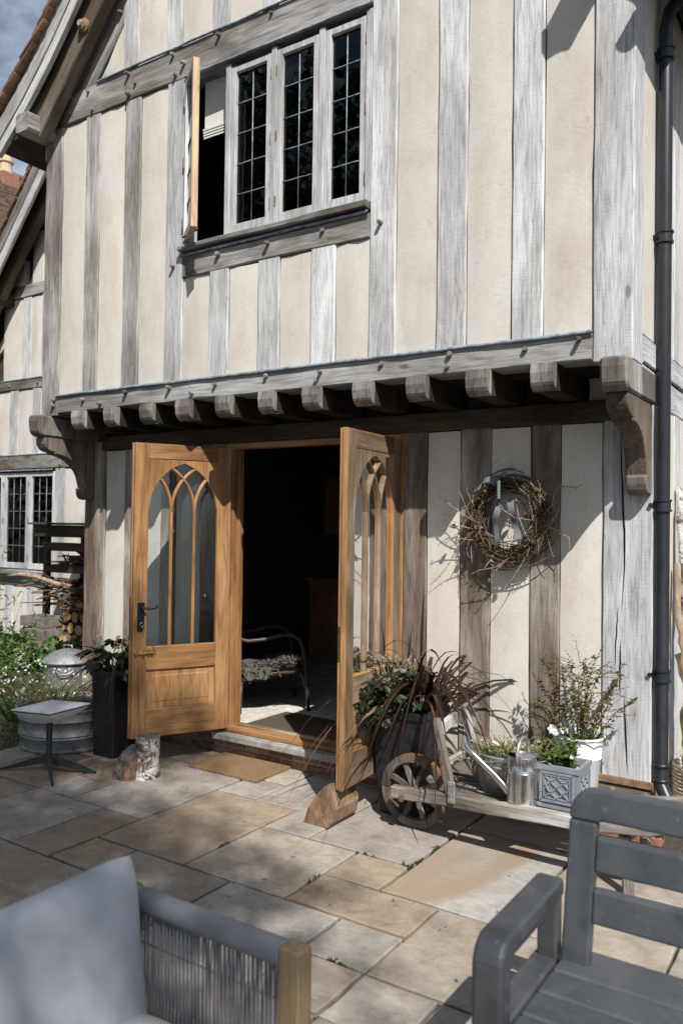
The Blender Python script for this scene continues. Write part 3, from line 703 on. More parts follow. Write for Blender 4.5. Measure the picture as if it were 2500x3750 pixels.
def corner(x0, x1, mir=False):
    b = MB(); b.prism(joist_prof(3.985, 4.6, 2.375, 2.542), 0, x0, x1); o = b.build('corner_joist', 'oak_grey', house, off=HB); o.modifiers.new('edge', 'BEVEL').width = .012
    pr = [(4.56, 2.373), (4.05, 2.373)]
    for i in range(5): a = R(180+i*20); pr.append((4.12+.075*math.cos(a), 2.345+.085*math.sin(a)))   # ovolo
    pr += [(4.15, 2.255)]
    for i in range(8):                                                                            # long hollow
        t = i/7; a = R(90-t*82); pr.append((4.15+.30*math.cos(a)*1.0, 1.99+.25*math.sin(a)))
    pr += [(4.46, 1.985), (4.435, 1.98), (4.438, 1.945)]
    for i in range(4): a = R(185+i*28); pr.append((4.50+.06*math.cos(a), 1.94+.055*math.sin(a)))
    pr += [(4.56, 1.885)]
    b = MB(); w = .012; b.prism(pr[::-1], 0, x0+w, x1-w); o = b.build('bracket', 'oak_bracket', house, off=HB); o.modifiers.new('edge', 'BEVEL').width = .006
corner(-1.128, -.992); corner(-5.625, -5.49)
# soffit between joists (its shade painted as near-black wood), plate, side rails of the jetty
MB().box(-5.6, -1.0, Y1+.17, 5.2, 2.556, 2.60).build('soffit', 'oak_jetty_shade', house, off=HB)
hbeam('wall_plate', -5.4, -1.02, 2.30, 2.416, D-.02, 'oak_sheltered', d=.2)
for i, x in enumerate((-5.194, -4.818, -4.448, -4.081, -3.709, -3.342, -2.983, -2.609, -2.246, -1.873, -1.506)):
    panel(x+.145, (x+.36) if x < -1.6 else -1.14, 2.404, 2.556, D+.03, name='joist_infill', mat='oak_jetty_shade' if x < -1.8 else 'plaster')  # infill coloured near-black for shade, plain plaster only at the right end
T('jetty_side_beam', (-1.05, 4.1, 2.47), (-1.05, 7.0, 2.47), .1, .17, 'oak_silver', (1, 0, 0))
T('jetty_side_beam', (-5.57, 4.1, 2.47), (-5.57, 7.0, 2.47), .1, .17, 'oak_silver', (1, 0, 0))
# --- ground floor frame
vstud(-5.628, -5.372, .30, 2.372, D, 'oak_ground', 'corner_post', d=.25)
vstud(-1.262, -.998, .345, 2.372, D-.004, 'oak_silver', 'corner_post', d=.26, wob=.004)
LS = [(-5.139, -4.985), (-4.72, -4.56), (-4.29, -4.05)]
for a, b_ in LS: vstud(a, b_, .30, 2.298, D, 'oak_ground')
for a, b_ in ((-2.53, -2.362), (-2.129, -1.932), (-1.68, -1.507)): vstud(a, b_, .30, 2.298, D, 'oak_ground')
for a, b_ in ((-5.372, -5.139), (-4.985, -4.72), (-4.56, -4.29), (-2.362, -2.129), (-1.932, -1.68), (-1.507, -1.262)): panel(a, b_, .30, 2.298, D)
hbeam('sole_beam', -5.62, -4.05, .17, .298, D-.012, 'oak_ground', d=.2); hbeam('sole_beam', -2.5, -1.0, .19, .298, D-.012, 'oak_ground', d=.2)
b = MB(); b.box(-1.275, -.985, D-.02, D+.28, .335, .344); b.box(-1.275, -.985, D-.022, D-.018, .31, .344); b.box(-.987, -.983, D-.02, D+.28, .30, .344)
b.build('copper_tray', 'copper', house, off=HB)
for x in (-1.2, -1.02): peg(x, .27, D-.012, r=.02)
# crack in the corner post: flat near-black strips give the dark of a split
ck = MB(); rg = random.Random(5)
for (z0, z1, x, a) in ((1.25, 2.3, -1.155, .010), (.95, 1.28, -1.175, .006), (.78, 1.1, -1.15, .008), (.36, .8, -1.13, .008)):
    n = 12; pts = []
    for i in range(n+1):
        t = i/n; z = z0+(z1-z0)*t; w = a*.5*math.sin(PI*min(.97, max(.03, t)))
        xx = x+.012*math.sin(z*5)+rg.uniform(-.002, .002); pts.append((xx, z, w))
    vs = []
    for xx, z, w in pts: vs += [(xx-w, D-.0065, z), (xx+w, D-.0065, z), (xx, D-.004, z)]
    fs = []
    for i in range(n): a_ = i*3; fs += [(a_, a_+1, a_+4, a_+3)]
    ck.add(vs, fs)
ck.build('split', 'dark_gap', house, off=HB)
# dark core behind panels, side walls, floors, back wall
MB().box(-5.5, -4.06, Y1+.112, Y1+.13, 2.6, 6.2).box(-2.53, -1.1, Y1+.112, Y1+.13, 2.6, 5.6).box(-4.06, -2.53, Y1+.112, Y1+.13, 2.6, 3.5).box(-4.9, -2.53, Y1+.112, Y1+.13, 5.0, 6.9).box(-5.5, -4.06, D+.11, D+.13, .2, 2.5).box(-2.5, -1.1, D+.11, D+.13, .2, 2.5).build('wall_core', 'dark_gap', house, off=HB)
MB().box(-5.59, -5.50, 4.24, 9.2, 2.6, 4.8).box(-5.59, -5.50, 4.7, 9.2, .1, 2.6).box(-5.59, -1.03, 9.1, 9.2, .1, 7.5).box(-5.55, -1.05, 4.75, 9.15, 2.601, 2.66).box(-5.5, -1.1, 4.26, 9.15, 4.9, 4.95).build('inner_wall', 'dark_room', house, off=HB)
# side wall towards the drainpipe: plaster with studs, built in pieces
XS = -1.0
def side_panel(y0, y1, z0, z1): MB().cbox(XS-.1, XS-.004, y0+.004, y1-.004, z0, z1, .006).build('plaster_panel', 'plaster', house, off=HB)
def side_stud(y0, y1, z0, z1, m='oak_silver', nm='stud'): T(nm, (XS-.075, (y0+y1)/2, z0), (XS-.075, (y0+y1)/2, z1), .15, y1-y0, m, (1, 0, 0))
T('side_rail', (XS-.07, 4.31, 2.63), (XS-.07, 9, 2.63), .16, .14, 'oak_silver', (1, 0, 0))
ys = 4.31
for i in range(9):
    side_panel(ys, ys+.30, 2.71, 4.8); side_stud(ys+.30, ys+.46, 2.71, 4.8); ys += .46
ys = 4.82
for i in range(8):
    side_panel(ys, ys+.30, .32, 2.38); side_stud(ys+.30, ys+.46, .32, 2.38); ys += .46
MB().box(XS-.12, XS-.01, 4.82, 9.1, 0, .30).build('plinth', 'pale_stone', house, off=HB)
# --- brick plinth, step and threshold
bm_ = MB(); bm_.box(-5.6, -4.1, D+.02, D+.2, -.03, .17).box(-4.1, -2.45, D-.01, D+.2, -.03, .115).box(-2.45, -1.02, D+.02, D+.2, -.03, .19)
plinth = bm_.build('brick_plinth', 'mortar', house, off=HB)
for row in range(2):
    x = -4.12-row*.11
    while x < -2.45:
        w = .205+rng.uniform(-.012, .012); z0 = .004+row*.062
        bo = MB(); bo.cbox(-w/2, w/2, -.05, .05, 0, .05+rng.uniform(-.004, .004), .007)
        o = bo.build('brick', 'brick', plinth, loc=(x+w/2-HB.x, D-.012+.05+rng.uniform(-.012, .006)-HB.y, z0), rot=(0, rng.uniform(-.02, .02), rng.uniform(-.02, .02)))
        x += w+.014
for row in range(3):
    for x0, x1 in ((-5.6, -4.13), (-2.43, -1.03)):
        x = x0+row*.1-.05
        while x < x1-.1:
            w = .205+rng.uniform(-.01, .01); bo = MB(); bo.cbox(-w/2, w/2, -.05, .05, 0, .05, .007)
            bo.build('brick', 'brick', plinth, loc=(x+w/2-HB.x, D+.055+rng.uniform(-.01, .006)-HB.y, .003+row*.06)); x += w+.014
st = MB(); st.cbox(-4.06, -2.46, 4.455, 4.66, .122, .172, .008); st.build('door_step', 'step_stone', house, off=HB)
T('threshold', (-4.0, 4.56, .190), (-2.53, 4.56, .190), .036, .09, 'oak_honey', (0, 0, 1))
T('threshold', (-4.0, 4.62, .208), (-2.53, 4.62, .208), .03, .05, 'oak_worn', (0, 0, 1))
# --- door frame
for a, b_ in ((-4.045, -3.965), (-2.56, -2.532)): vstud(a, b_, .172, 2.30, D+.005, 'oak_honey', 'door_jamb', d=.1, wob=.001, ch=.004)
vstud(-3.967, -3.945, .21, 2.27, D+.05, 'oak_honey', 'door_stop', d=.05, wob=.001, ch=.003)
hbeam('door_head', -3.965, -2.56, 2.255, 2.298, D+.005, 'oak_honey', d=.1, wob=.001)
# --- doors
DW, DH, DT = .708, 2.05, .052
def arch_z(x, xa, xb, zs, Rr):
    """pointed arch over xa..xb, springing at zs"""
    h = (xb-xa)/2
    if x <= (xa+xb)/2: c = xa+Rr; return zs+math.sqrt(max(0, Rr*Rr-(x-c)**2))
    c = xb-Rr; return zs+math.sqrt(max(0, Rr*Rr-(x-c)**2))
def make_door(hx, hy, ang, flip):
    """hinge at local 0, leaf along +x; local -y is the outside when flip is False"""
    base = Vector((hx, hy, .205))-HB
    s = -1 if flip else 1
    # main leaf: stiles (grain upright) + spandrels
    xa, xb = .104, DW-.098; zs, Rr = 1.575, .362; zg = .63
    mats = ['oak_honey', 'oak_worn']
    b = MB()
    y0, y1 = -DT/2, DT/2
    def bx(x0, x1, za, zb, q=0.0):
        n0 = len(b.f); b.cbox(x0, x1, y0+q, y1-q, za, zb, .003)
        for i in range(n0, len(b.f)):
            p = [Vector(b.v[k]) for k in b.f[i]]; nn = (p[1]-p[0]).cross(p[2]-p[0])
            if nn.y*s < 0 and abs(nn.y) > .8*nn.length: b.m[i] = 1
    bx(0, xa, 0, DH); bx(xb, DW, 0, DH)
    b.cbox(DW, DW+.012, -.012*s-.013, -.012*s+.013, 0, DH, .002)      # meeting rebate
    n = 22
    for i in range(n):                                               # spandrels above the arch
        u0, u1 = xa+(xb-xa)*i/n, xa+(xb-xa)*(i+1)/n
        z0_, z1_ = arch_z(u0, xa, xb, zs, Rr), arch_z(u1, xa, xb, zs, Rr); zt = 1.94
        vs = [(u0, y0+.002, z0_), (u1, y0+.002, z1_), (u1, y0+.002, zt), (u0, y0+.002, zt), (u0, y1-.002, z0_), (u1, y1-.002, z1_), (u1, y1-.002, zt), (u0, y1-.002, zt)]
        b.add(vs, [(0, 1, 2, 3)], 1 if s > 0 else 0); b.add(vs, [(7, 6, 5, 4)], 0 if s > 0 else 1); b.add(vs, [(0, 4, 5, 1)], 0)
    door = b.build('door', mats, house, loc=base, rot=(0, 0, ang))
    door['label'] = 'oak door leaf with pointed-arch glazing, ' + ('seen from its weathered outer side' if flip else 'seen from its honey-coloured inner side')
    def rail(x0, x1, za, zb, nm='rail', q=.0, mt=None):
        L = x1-x0; vs, fs = timber_mesh(L, zb-za, DT-2*q, seg=2, wob=.0, ch=.003, seed=int(za*100))
        mb = MB().add(vs, fs)
        for i, f in enumerate(mb.f):
            p = [Vector(mb.v[k]) for k in f]; nn = (p[1]-p[0]).cross(p[2]-p[0])
            if nn.y*s > 0 and abs(nn.y) > .8*nn.length: mb.m[i] = 1
        mw = Matrix(((0, 0, 1, x0), (0, -1, 0, 0), (1, 0, 0, (za+zb)/2), (0, 0, 0, 1)))
        return mb.build(nm, mats, door, mw=mw)
    rail(xa, xb, 1.942, DH, 'top_rail'); rail(xa, xb, .465, zg, 'lock_rail'); rail(xa, xb, 0, .195, 'bottom_rail')
    # fielded panel
    pb = MB(); pb.cbox(xa, xb, -.012, .012, .195, .465, .002, 0)
    for sy in (-1, 1):
        p0, p1, q0, q1 = xa+.045, xb-.045, .24, .425
        vs = [(p0, sy*.012, q0), (p1, sy*.012, q0), (p1, sy*.012, q1), (p0, sy*.012, q1), (p0+.006, sy*.0155, q0+.006), (p1-.006, sy*.0155, q0+.006), (p1-.006, sy*.0155, q1-.006), (p0+.006, sy*.0155, q1-.006)]
        pb.add(vs, [(4, 5, 6, 7), (0, 1, 5, 4), (1, 2, 6, 5), (2, 3, 7, 6), (3, 0, 4, 7)], 1 if sy*s < 0 else 0)
    pb.build('panel', mats, door)
    # glass
    gp = [(xa-.004, zg-.004), (xb+.004, zg-.004), (xb+.004, zs)] + [(xb-(xb-xa)*i/16, arch_z(xb-(xb-xa)*i/16, xa, xb, zs, Rr)+.004) for i in range(1, 16)] + [(xa-.004, zs)]
    gm = MB(); gm.prism([(x, z) for x, z in gp], 1, -.002, .002); gm.build('pane', 'glass', door)
    # tracery
    def bars(pts, nm='glazing_bar'):
        mb = MB(); w = .011; dd = .021
        k = len(pts); vs = []
        for i, (x, z) in enumerate(pts):
            x_, z_ = pts[min(i+1, k-1)][0]-pts[max(i-1, 0)][0], pts[min(i+1, k-1)][1]-pts[max(i-1, 0)][1]
            l = math.hypot(x_, z_); nx, nz_ = -z_/l, x_/l
            # mid-depth wide, chamfered to both faces
            for ww, yy in ((w*.45, -dd), (w, -dd*.55), (w, dd*.55), (w*.45, dd), (-w*.45, dd), (-w, dd*.55), (-w, -dd*.55), (-w*.45, -dd)):
                vs.append((x+nx*ww, yy, z+nz_*ww))
        fs = []
        for i in range(k-1):
            for j in range(8):
                fs.append((i*8+j, i*8+(j+1) % 8, (i+1)*8+(j+1) % 8, (i+1)*8+j))
        mb.add(vs, fs)
        mb.m = [1 if ((j % 8) in ((6, 7, 0) if s > 0 else (2, 3, 4)) or (s < 0 and (j % 8) in (1, 5))) else 0 for j in range(len(fs))]
        return mb.build(nm, mats, door)
    third = (xb-xa)/3
    for q in (1, 2):
        xm = xa+third*q
        bars([(xm, zg), (xm, (zg+zs)/2), (xm, zs)])
        c = xm+Rr; pts = []
        for i in range(15):                                          # sweeping right, parallel to the left main arc
            a = R(180-i*4.6); x, z = c+Rr*math.cos(a), zs+Rr*math.sin(a)
            pts.append((x, z))
            if x > xa and z > arch_z(min(max(x, xa), xb), xa, xb, zs, Rr): break
        bars(pts)
        c = xm-Rr; pts = []
        for i in range(15):
            a = R(i*4.6); x, z = c+Rr*math.cos(a), zs+Rr*math.sin(a)
            pts.append((x, z))
            if x <= xa or z > arch_z(min(max(x, xa), xb), xa, xb, zs, Rr): break
        bars(pts)
    # arch moulding inside edge
    for i in range(3):
        zz = (.25, 1.0, 1.8)[i]; hb = MB(); hb.tube([(-.004, 0, zz-.045), (-.004, 0, zz+.045)], .009, 8); hb.box(0, .001, -.02, .02, zz-.045, zz+.045); hb.build('hinge', 'hinge_steel', door)
    return door, s
doorL, sL = make_door(-3.965, 4.515, math.atan2(3.885-4.515, -4.29+3.965), False)
doorR, sR = make_door(-2.562, 4.53, math.atan2(3.83-4.53, -2.512+2.562), True)
# furniture on the left leaf (inner face = local +y)
hd = MB(); hd.cbox(.628, .678, DT/2, DT/2+.008, .74, .94, .004); hd.tube([(.653, DT/2, .905), (.653, DT/2+.035, .905)], .009, 8)
hd.tube([(.655, DT/2+.035, .905), (.62, DT/2+.04, .90), (.575, DT/2+.04, .898), (.552, DT/2+.038, .905), (.548, DT/2+.03, .918)], [.009, .008, .0075, .008, .009], 8)
hd.build('handle', 'black_metal', doorL, smooth=True, auto=40)
ky = MB(); ky.tube([(.653, DT/2+.008, .80), (.653, DT/2+.03, .80)], .003, 6)
pts = [(.653+.014*math.cos(t*PI/6), DT/2+.032, .79+.014*math.sin(t*PI/6)) for t in range(13)]; ky.tube(pts, .002, 5, cap=False)
ky.tube([(.648, DT/2+.032, .775), (.64, DT/2+.034, .74)], .003, 5); ky.build('key_ring', 'steel_tube', doorL)
bo = MB(); bo.cbox(.545, .70, DT/2, DT/2+.004, .575, .607, .001); bo.tube([(.56, DT/2+.012, .591), (.70, DT/2+.012, .591)], .007, 8); bo.tube([(.64, DT/2+.012, .591), (.64, DT/2+.035, .594)], [.004, .007], 8)
for x in (.575, .60, .69): bo.cbox(x-.006, x+.006, DT/2, DT/2+.022, .577, .605, .002)
bo.build('bolt', 'brass', doorL, smooth=True, auto=40)
bo = MB(); bo.cbox(DW+.0125, DW+.014, -.018, .018, .69, .98, .0004); bo.cbox(DW+.012, DW+.016, -.006, .02, .76, .90, .001); bo.build('lock_plate', 'hinge_steel', doorL)
bo = MB(); bo.cbox(DW-.001, DW+.003, -.022, .012, .72, .92, .0006); bo.cbox(DW+.003, DW+.005, -.012, .006, .76, .86, .0005); bo.build('strike_plate', 'brass', doorR)
# --- upper window
WZ0, WZ1 = 3.665, 4.826
T('window_sill', (-4.085, 4.112, 3.625), (-2.535, 4.112, 3.625), .042, .12, 'oak_grey', (0, 0, 1))
fr = MB()
for x0, x1 in ((-4.072, -4.03), (-3.70, -3.655), (-3.305, -3.262), (-2.925, -2.88), (-2.575, -2.531)): fr.cbox(x0, x1, 4.105, 4.20, 3.645, WZ1, .004)
wf = fr.build('window_frame', 'oak_silver', house, off=HB)
hb_ = MB(); hb_.cbox(-4.072, -2.531, 4.10, 4.20, 4.80, 4.846, .004); hb_.build('head', 'oak_grey', wf)
def casement(x0, x1, z0, z1, rows, cols, parent, base, y, rot=0.0, hinge_side=-1, fw=.042, wood='oak_silver', edge=None, pane_gap=.004):
    """leaded casement hinged at x0 (local 0)"""
    W_, H_ = x1-x0, z1-z0
    b = MB(); d = .045
    for a in ((0, fw, 0, H_), (W_-fw, W_, 0, H_)): b.cbox(a[0], a[1], -d/2, d/2, a[2], a[3], .003)
    for a in ((fw, W_-fw, 0, fw*1.35), (fw, W_-fw, H_-fw, H_)): b.cbox(a[0], a[1], -d/2+.001, d/2-.001, a[2], a[3], .003)
    b.m = [0]*len(b.f)
    if edge:
        for i, f in enumerate(b.f):
            p = [Vector(b.v[k]) for k in f]
            c = sum(p, Vector())/len(p)
            if c.x > W_-.004 or c.z < .002: b.m[i] = 1
    o = b.build('casement', [wood, edge or wood], parent, loc=(x0-base.x, y-base.y, z0-base.z), rot=(0, 0, rot))
    gx0, gx1, gz0, gz1 = fw, W_-fw, fw*1.35, H_-fw
    pw, ph = (gx1-gx0)/cols, (gz1-gz0)/rows
    rg = random.Random(int(x0*1000))
    pm = None
    for r_ in range(rows):
        for c_ in range(cols):
            if pm is None:
                mb = MB(); mb.box(-pw/2+.001, pw/2-.001, -.0015, .0015, -ph/2+.001, ph/2-.001); q = mb.build('pane', 'glass', o); pm = q.data
            else: q = link('pane', pm, o)
            q.location = (gx0+pw*(c_+.5), .004, gz0+ph*(r_+.5)); q.rotation_euler = (rg.uniform(-.012, .012), 0, rg.uniform(-.012, .012))
    lb = MB()
    for c_ in range(1, cols): lb.tube([(gx0+pw*c_, 0, gz0), (gx0+pw*c_, 0, gz1)], .0034, 6)
    for r_ in range(1, rows):
        zz = gz0+ph*r_; lb.tube([(gx0+(gx1-gx0)*i/4, -.001, zz+rg.uniform(-.002, .002)) for i in range(5)], .0037, 6)
    lb.build('lead_came', 'lead', o, smooth=True)
    hs = MB()
    for zz in (.12, .5, .88):
        xh = -.004 if hinge_side < 0 else W_+.004; hs.tube([(xh, -d/2-.003, H_*zz-.035), (xh, -d/2-.003, H_*zz+.035)], .006, 6)
    hs.build('hinge', 'hinge_steel', o)
    return o
oc = casement(-4.045, -3.695, 3.665, 4.80, 5, 2, house, HB, 4.10, rot=R(-37), edge='softwood')
casement(-3.655, -3.308, 3.665, 4.80, 5, 2, house, HB, 4.135, hinge_side=1)
casement(-3.262, -2.928, 3.665, 4.80, 5, 2, house, HB, 4.135, hinge_side=-1)
casement(-2.88, -2.578, 3.665, 4.80, 5, 2, house, HB, 4.135, hinge_side=1)
b = MB(); b.box(-4.0, -2.6, 4.225, 4.23, 4.47, 4.85)
for i in range(4): b.box(-4.0, -2.6, 4.215-.003*i, 4.225, 4.44+.018*i, 4.452+.018*i)
b.build('blind', 'blind', house, off=HB)
ar = MB(); ar.tube([(-4.0, 4.02, 3.675), (-3.78, 3.95, 3.672)], .006, 6); ar.build('casement_stay', 'black_metal', house, off=HB)
# --- gutter on the drainpipe side
gu = MB(); gx, gz, vs, fs = -.70, 4.66, [], []
for yy in (3.78, 9.0):
    for r_ in (.055, .05):
        for j in range(9): a = R(180+j*22.5); vs.append((gx+r_*math.cos(a), yy, gz+r_*math.sin(a)))
for j in range(8): fs += [(j, j+1, 18+j+1, 18+j), (9+j, 27+j, 27+j+1, 9+j+1)]
fs += [(0, 18, 27, 9), (8, 17, 35, 26), tuple(range(9))]
gu.add(vs, fs).build('gutter', 'gutter_black', house, off=HB)
# --- drainpipe
dp = MB(); px, py, pr = -.951, 4.575, .036
def pipe_pt(z): return (px, py, z)
dp.tube([(px+.16, py+.30, 4.92), (px+.13, py+.24, 4.85), (px+.05, py+.10, 4.62), (px+.012, py+.02, 4.52), (px, py, 4.42), (px, py, 3.5), (px, py, 2.0), (px, py, .36), (px+.005, py-.01, .33), (px+.06, py-.05, .24), (px+.10, py-.08, .20)], pr, 18)
pipe = dp.build('drainpipe', 'pipe', house, smooth=True, off=HB, auto=50)
for z in (4.28, 3.28, 1.83, .92):
    c = MB(); c.lathe([(pr+.002, z-.035), (pr+.011, z-.035), (pr+.011, z-.024), (pr+.005, z-.022), (pr+.005, z+.018), (pr+.011, z+.02), (pr+.011, z+.03), (pr+.002, z+.03)], 18, (px, py, 0)); c.cbox(px-.065, px-.03, py-.02, py+.02, z-.024, z+.018, .004)
    c.tube([(px-.055, py-.04, z), (px-.055, py+.04, z)], .012, 8)
    c.build('collar', 'pipe', pipe, smooth=True, off=HB, auto=40)
for z in (.44, .36):
    c = MB(); c.lathe([(pr+.001, z-.01), (pr+.007, z-.008), (pr+.007, z+.008), (pr+.001, z+.01)], 18, (px, py, 0)); c.build('socket', 'pipe', pipe, smooth=True, off=HB)

# ------------------------------------------------------------------ the room behind the doors
floor = MB().box(-5.5, -1.1, 4.65, 9.1, .1, .178).build('floor', 'mortar'); tag(floor, 'pale stone floor just inside the open doors', 'floor', kind='structure')
for i in range(9):
    for j in range(7):
        x0, y0 = -5.4+i*.46, 4.66+j*.62
        slab_obj(x0, x0+.46, y0, y0+.62, 'tile_pale', 'floor_tile', floor, z=.19, gap=.003, th=-.17, amp=.0008, tilt=.0005)
# ------------------------------------------------------------------ plant helpers
def arc_blade(mb, base, az, length, rise, droop, w, seg=7, twist=0.0, rg=rng, mi=0, fold=.25):
    d = Vector((math.cos(az), math.sin(az), 0)); sd = Vector((-math.sin(az), math.cos(az), 0)); pts = []; ws = []; sds = []
    for i in range(seg+1):
        t = i/seg
        r_ = length*(t*math.cos(rise) + droop*.35*t*t); z = length*(t*math.sin(rise) - droop*t*t*t*.9)
        side = sd*(.05*length*math.sin(t*2+az*3)*twist)
        pts.append(Vector(base)+d*r_+Vector((0, 0, z))+side); ws.append(w*(.55+.9*t)*(1-t**3)+.0006 if t < .5 else w*(1.0)*(1-((t-.3)/.7)**2.2)+.0006)
        sds.append((sd*math.cos(twist*t*2)+Vector((0, 0, 1))*math.sin(twist*t*2)).normalized())
    mb.strip(pts, ws, sds, mi, fold)
def leaf(mb, p, d, n, L, W, mi=0, curl=.25):
    """pointed oval leaf from p along d with normal n"""
    d = Vector(d).normalized(); n = Vector(n); s = d.cross(n)
    if s.length < 1e-4: s = d.cross(Vector((.3, 1, .2)))
    s.normalize(); n = s.cross(d).normalized(); p = Vector(p)
    c = lambda t: p+d*L*t-n*curl*L*t*t
    vs = [c(0), c(.35)-s*W*.5+n*W*.12, c(.35), c(.35)+s*W*.5+n*W*.12, c(.72)-s*W*.36+n*W*.08, c(.72), c(.72)+s*W*.36+n*W*.08, c(1)]
    mb.add(vs, [(0, 2, 1), (0, 3, 2), (1, 2, 5, 4), (2, 3, 6, 5), (4, 5, 7), (5, 6, 7)], mi)
def rdir(rg, zlo=-.3, zhi=1.0):
    a = rg.uniform(0, 2*PI); z = rg.uniform(zlo, zhi); r_ = math.sqrt(max(0, 1-min(1, z*z))); return Vector((r_*math.cos(a), r_*math.sin(a), z))
def hellebore(name, label, loc, nst, spread, height, seed, nflow=20, lsize=1.0):
    rg = random.Random(seed); t = thing(name, label, 'plant', loc)
    lf, sm, fl = MB(), MB(), MB()
    for i in range(nst):
        a = 2*PI*i/nst+rg.uniform(-.3, .3); r_ = spread*rg.uniform(.25, 1); h = height*rg.uniform(.15, 1)
        tip = Vector((math.cos(a)*r_, math.sin(a)*r_, h)); sm.tube([(0, 0, 0), tip*.5+Vector((0, 0, h*.15)), tip], [.005, .004, .003], 5)
        n0 = (Vector((math.cos(a)*.5, math.sin(a)*.5, 1))+rdir(rg, -.6, .6)*.7).normalized()
        for j in range(7):
            b_ = a+(j-3)*.42+rg.uniform(-.1, .1); d = Vector((math.cos(b_), math.sin(b_), rg.uniform(-.45, .15)))
            leaf(lf, tip, d, n0+rdir(rg)*.5, lsize*rg.uniform(.09, .14), lsize*rg.uniform(.035, .05), curl=rg.uniform(.1, .4))
    for i in range(nflow):
        a = rg.uniform(0, 2*PI); r_ = spread*rg.uniform(.1, 1.05); h = height*rg.uniform(.35, 1.2)
        c = Vector((math.cos(a)*r_, math.sin(a)*r_, h)); sm.tube([(math.cos(a)*r_*.2, math.sin(a)*r_*.2, h*.3), c+Vector((0, 0, .015)), c], [.003, .002, .002], 4)
        ax = (Vector((math.cos(a), math.sin(a), -.6+rg.uniform(-.3, .6)))).normalized(); u = ax.cross(Vector((0, 0, 1))).normalized(); w = ax.cross(u)
        for k in range(5):
            th = 2*PI*k/5; o_ = u*math.cos(th)+w*math.sin(th); leaf(fl, c, ax*.75+o_*.75, o_-ax*.4, rg.uniform(.026, .036), .026, curl=-.25)
    lf.build('leaves', 'leaf_hellebore', t, smooth=True); sm.build('stems', 'leaf_grassy', t); fl.build('flowers', 'flower_hellebore', t, smooth=True)
    return t
def flax(name, label, loc, n, length, seed, dry=8, w=.014, azr=(0, 2*PI), rise=(.7, 1.45), droop=(.25, 1.0)):
    rg = random.Random(seed); t = thing(name, label, 'plant', loc); g_, d_ = MB(), MB()
    for i in range(n):
        a = rg.uniform(*azr); arc_blade(g_, (rg.gauss(0, .03), rg.gauss(0, .03), 0), a, length*rg.uniform(.55, 1.1), rg.uniform(*rise), rg.uniform(*droop), w*rg.uniform(.7, 1.2), 8, rg.uniform(-.4, .4), rg)
    for i in range(dry):
        a = rg.uniform(*azr); arc_blade(d_, (rg.gauss(0, .04), rg.gauss(0, .04), 0), a, length*rg.uniform(.45, .9), rg.uniform(.35, .9), rg.uniform(1.2, 2.0), w*rg.uniform(.5, .9), 9, rg.uniform(-.9, .9), rg)
    g_.build('blades', 'leaf_flax', t, smooth=True)
    if dry: d_.build('dry_blades', 'leaf_flax_dry', t, smooth=True)
    return t
def bush(name, label, loc, nst, spread, height, seed, leafm, L=.03, W=.014, per=24, stemm='stick', cat='plant', lean=(0, 0), flowers=0, fm='petal_white', fs=.009):
    rg = random.Random(seed); t = thing(name, label, cat, loc); lf, sm, fl = MB(), MB(), MB()
    for i in range(nst):
        a = rg.uniform(0, 2*PI); r_ = spread*math.sqrt(rg.random()); h = height*rg.uniform(.5, 1)
        p0 = Vector((math.cos(a)*r_*.25, math.sin(a)*r_*.25, 0)); p2 = Vector((math.cos(a)*r_+lean[0]*h, math.sin(a)*r_+lean[1]*h, h)); p1 = p0.lerp(p2, .5)+Vector((rg.gauss(0, .02), rg.gauss(0, .02), h*.12))
        sm.tube([p0, p1, p2], [.003, .0022, .0012], 4)
        for j in range(per):
            u = rg.uniform(.2, 1.03); c = (p0*(1-u)**2+p1*2*u*(1-u)+p2*u*u) if u <= 1 else p2
            leaf(lf, c, rdir(rg, -.3, .9), rdir(rg, .2, 1), L*rg.uniform(.6, 1.25), W*rg.uniform(.7, 1.2), curl=rg.uniform(0, .4))
        if flowers and rg.random() < flowers:
            for _ in range(rg.randint(1, 3)):
                c = p2+Vector((rg.gauss(0, .02), rg.gauss(0, .02), rg.uniform(0, .03))); n = (Vector((.4, -.5, .8))+rdir(rg)*.5).normalized(); u = n.cross(Vector((1, 0, .1))).normalized(); w = n.cross(u)
                for k in range(7):
                    th = 2*PI*k/7; leaf(fl, c, u*math.cos(th)+w*math.sin(th), n, fs*rg.uniform(.85, 1.1), fs*.75, curl=-.1)
    lf.build('leaves', leafm, t, smooth=False); sm.build('stems', stemm, t)
    if flowers: fl.build('flowers', fm, t)
    return t

# ------------------------------------------------------------------ things by the door
mt = MB(); W_, H_ = .61, .40
n = 40; per = [(-W_/2+W_*i/n, -H_/2) for i in range(n)]+[(W_/2, -H_/2+H_*i/n) for i in range(n)]+[(W_/2-W_*i/n, H_/2) for i in range(n)]+[(-W_/2, H_/2-H_*i/n) for i in range(n)]
rg = random.Random(2); per = [(x+rg.uniform(-.004, .004), y+rg.uniform(-.004, .004)) for x, y in per]; k = len(per)
mt.add([(x, y, 0) for x, y in per]+[(x, y, .014+rg.uniform(0, .003)) for x, y in per]+[(x*.97, y*.96, .02) for x, y in per], [(i, (i+1) % k, k+(i+1) % k, k+i) for i in range(k)]+[(k+i, k+(i+1) % k, 2*k+(i+1) % k, 2*k+i) for i in range(k)]+[tuple(range(2*k, 3*k))])
for i in range(2600):
    x, y = rg.uniform(-W_/2, W_/2), rg.uniform(-H_/2, H_/2); a = rg.uniform(0, 6.3); l = .011
    mt.add([(x-.0016, y, .016), (x+.0016, y, .016), (x+math.cos(a)*l*.5, y+math.sin(a)*l*.5, .016+l*rg.uniform(.5, 1))], [(0, 1, 2)])
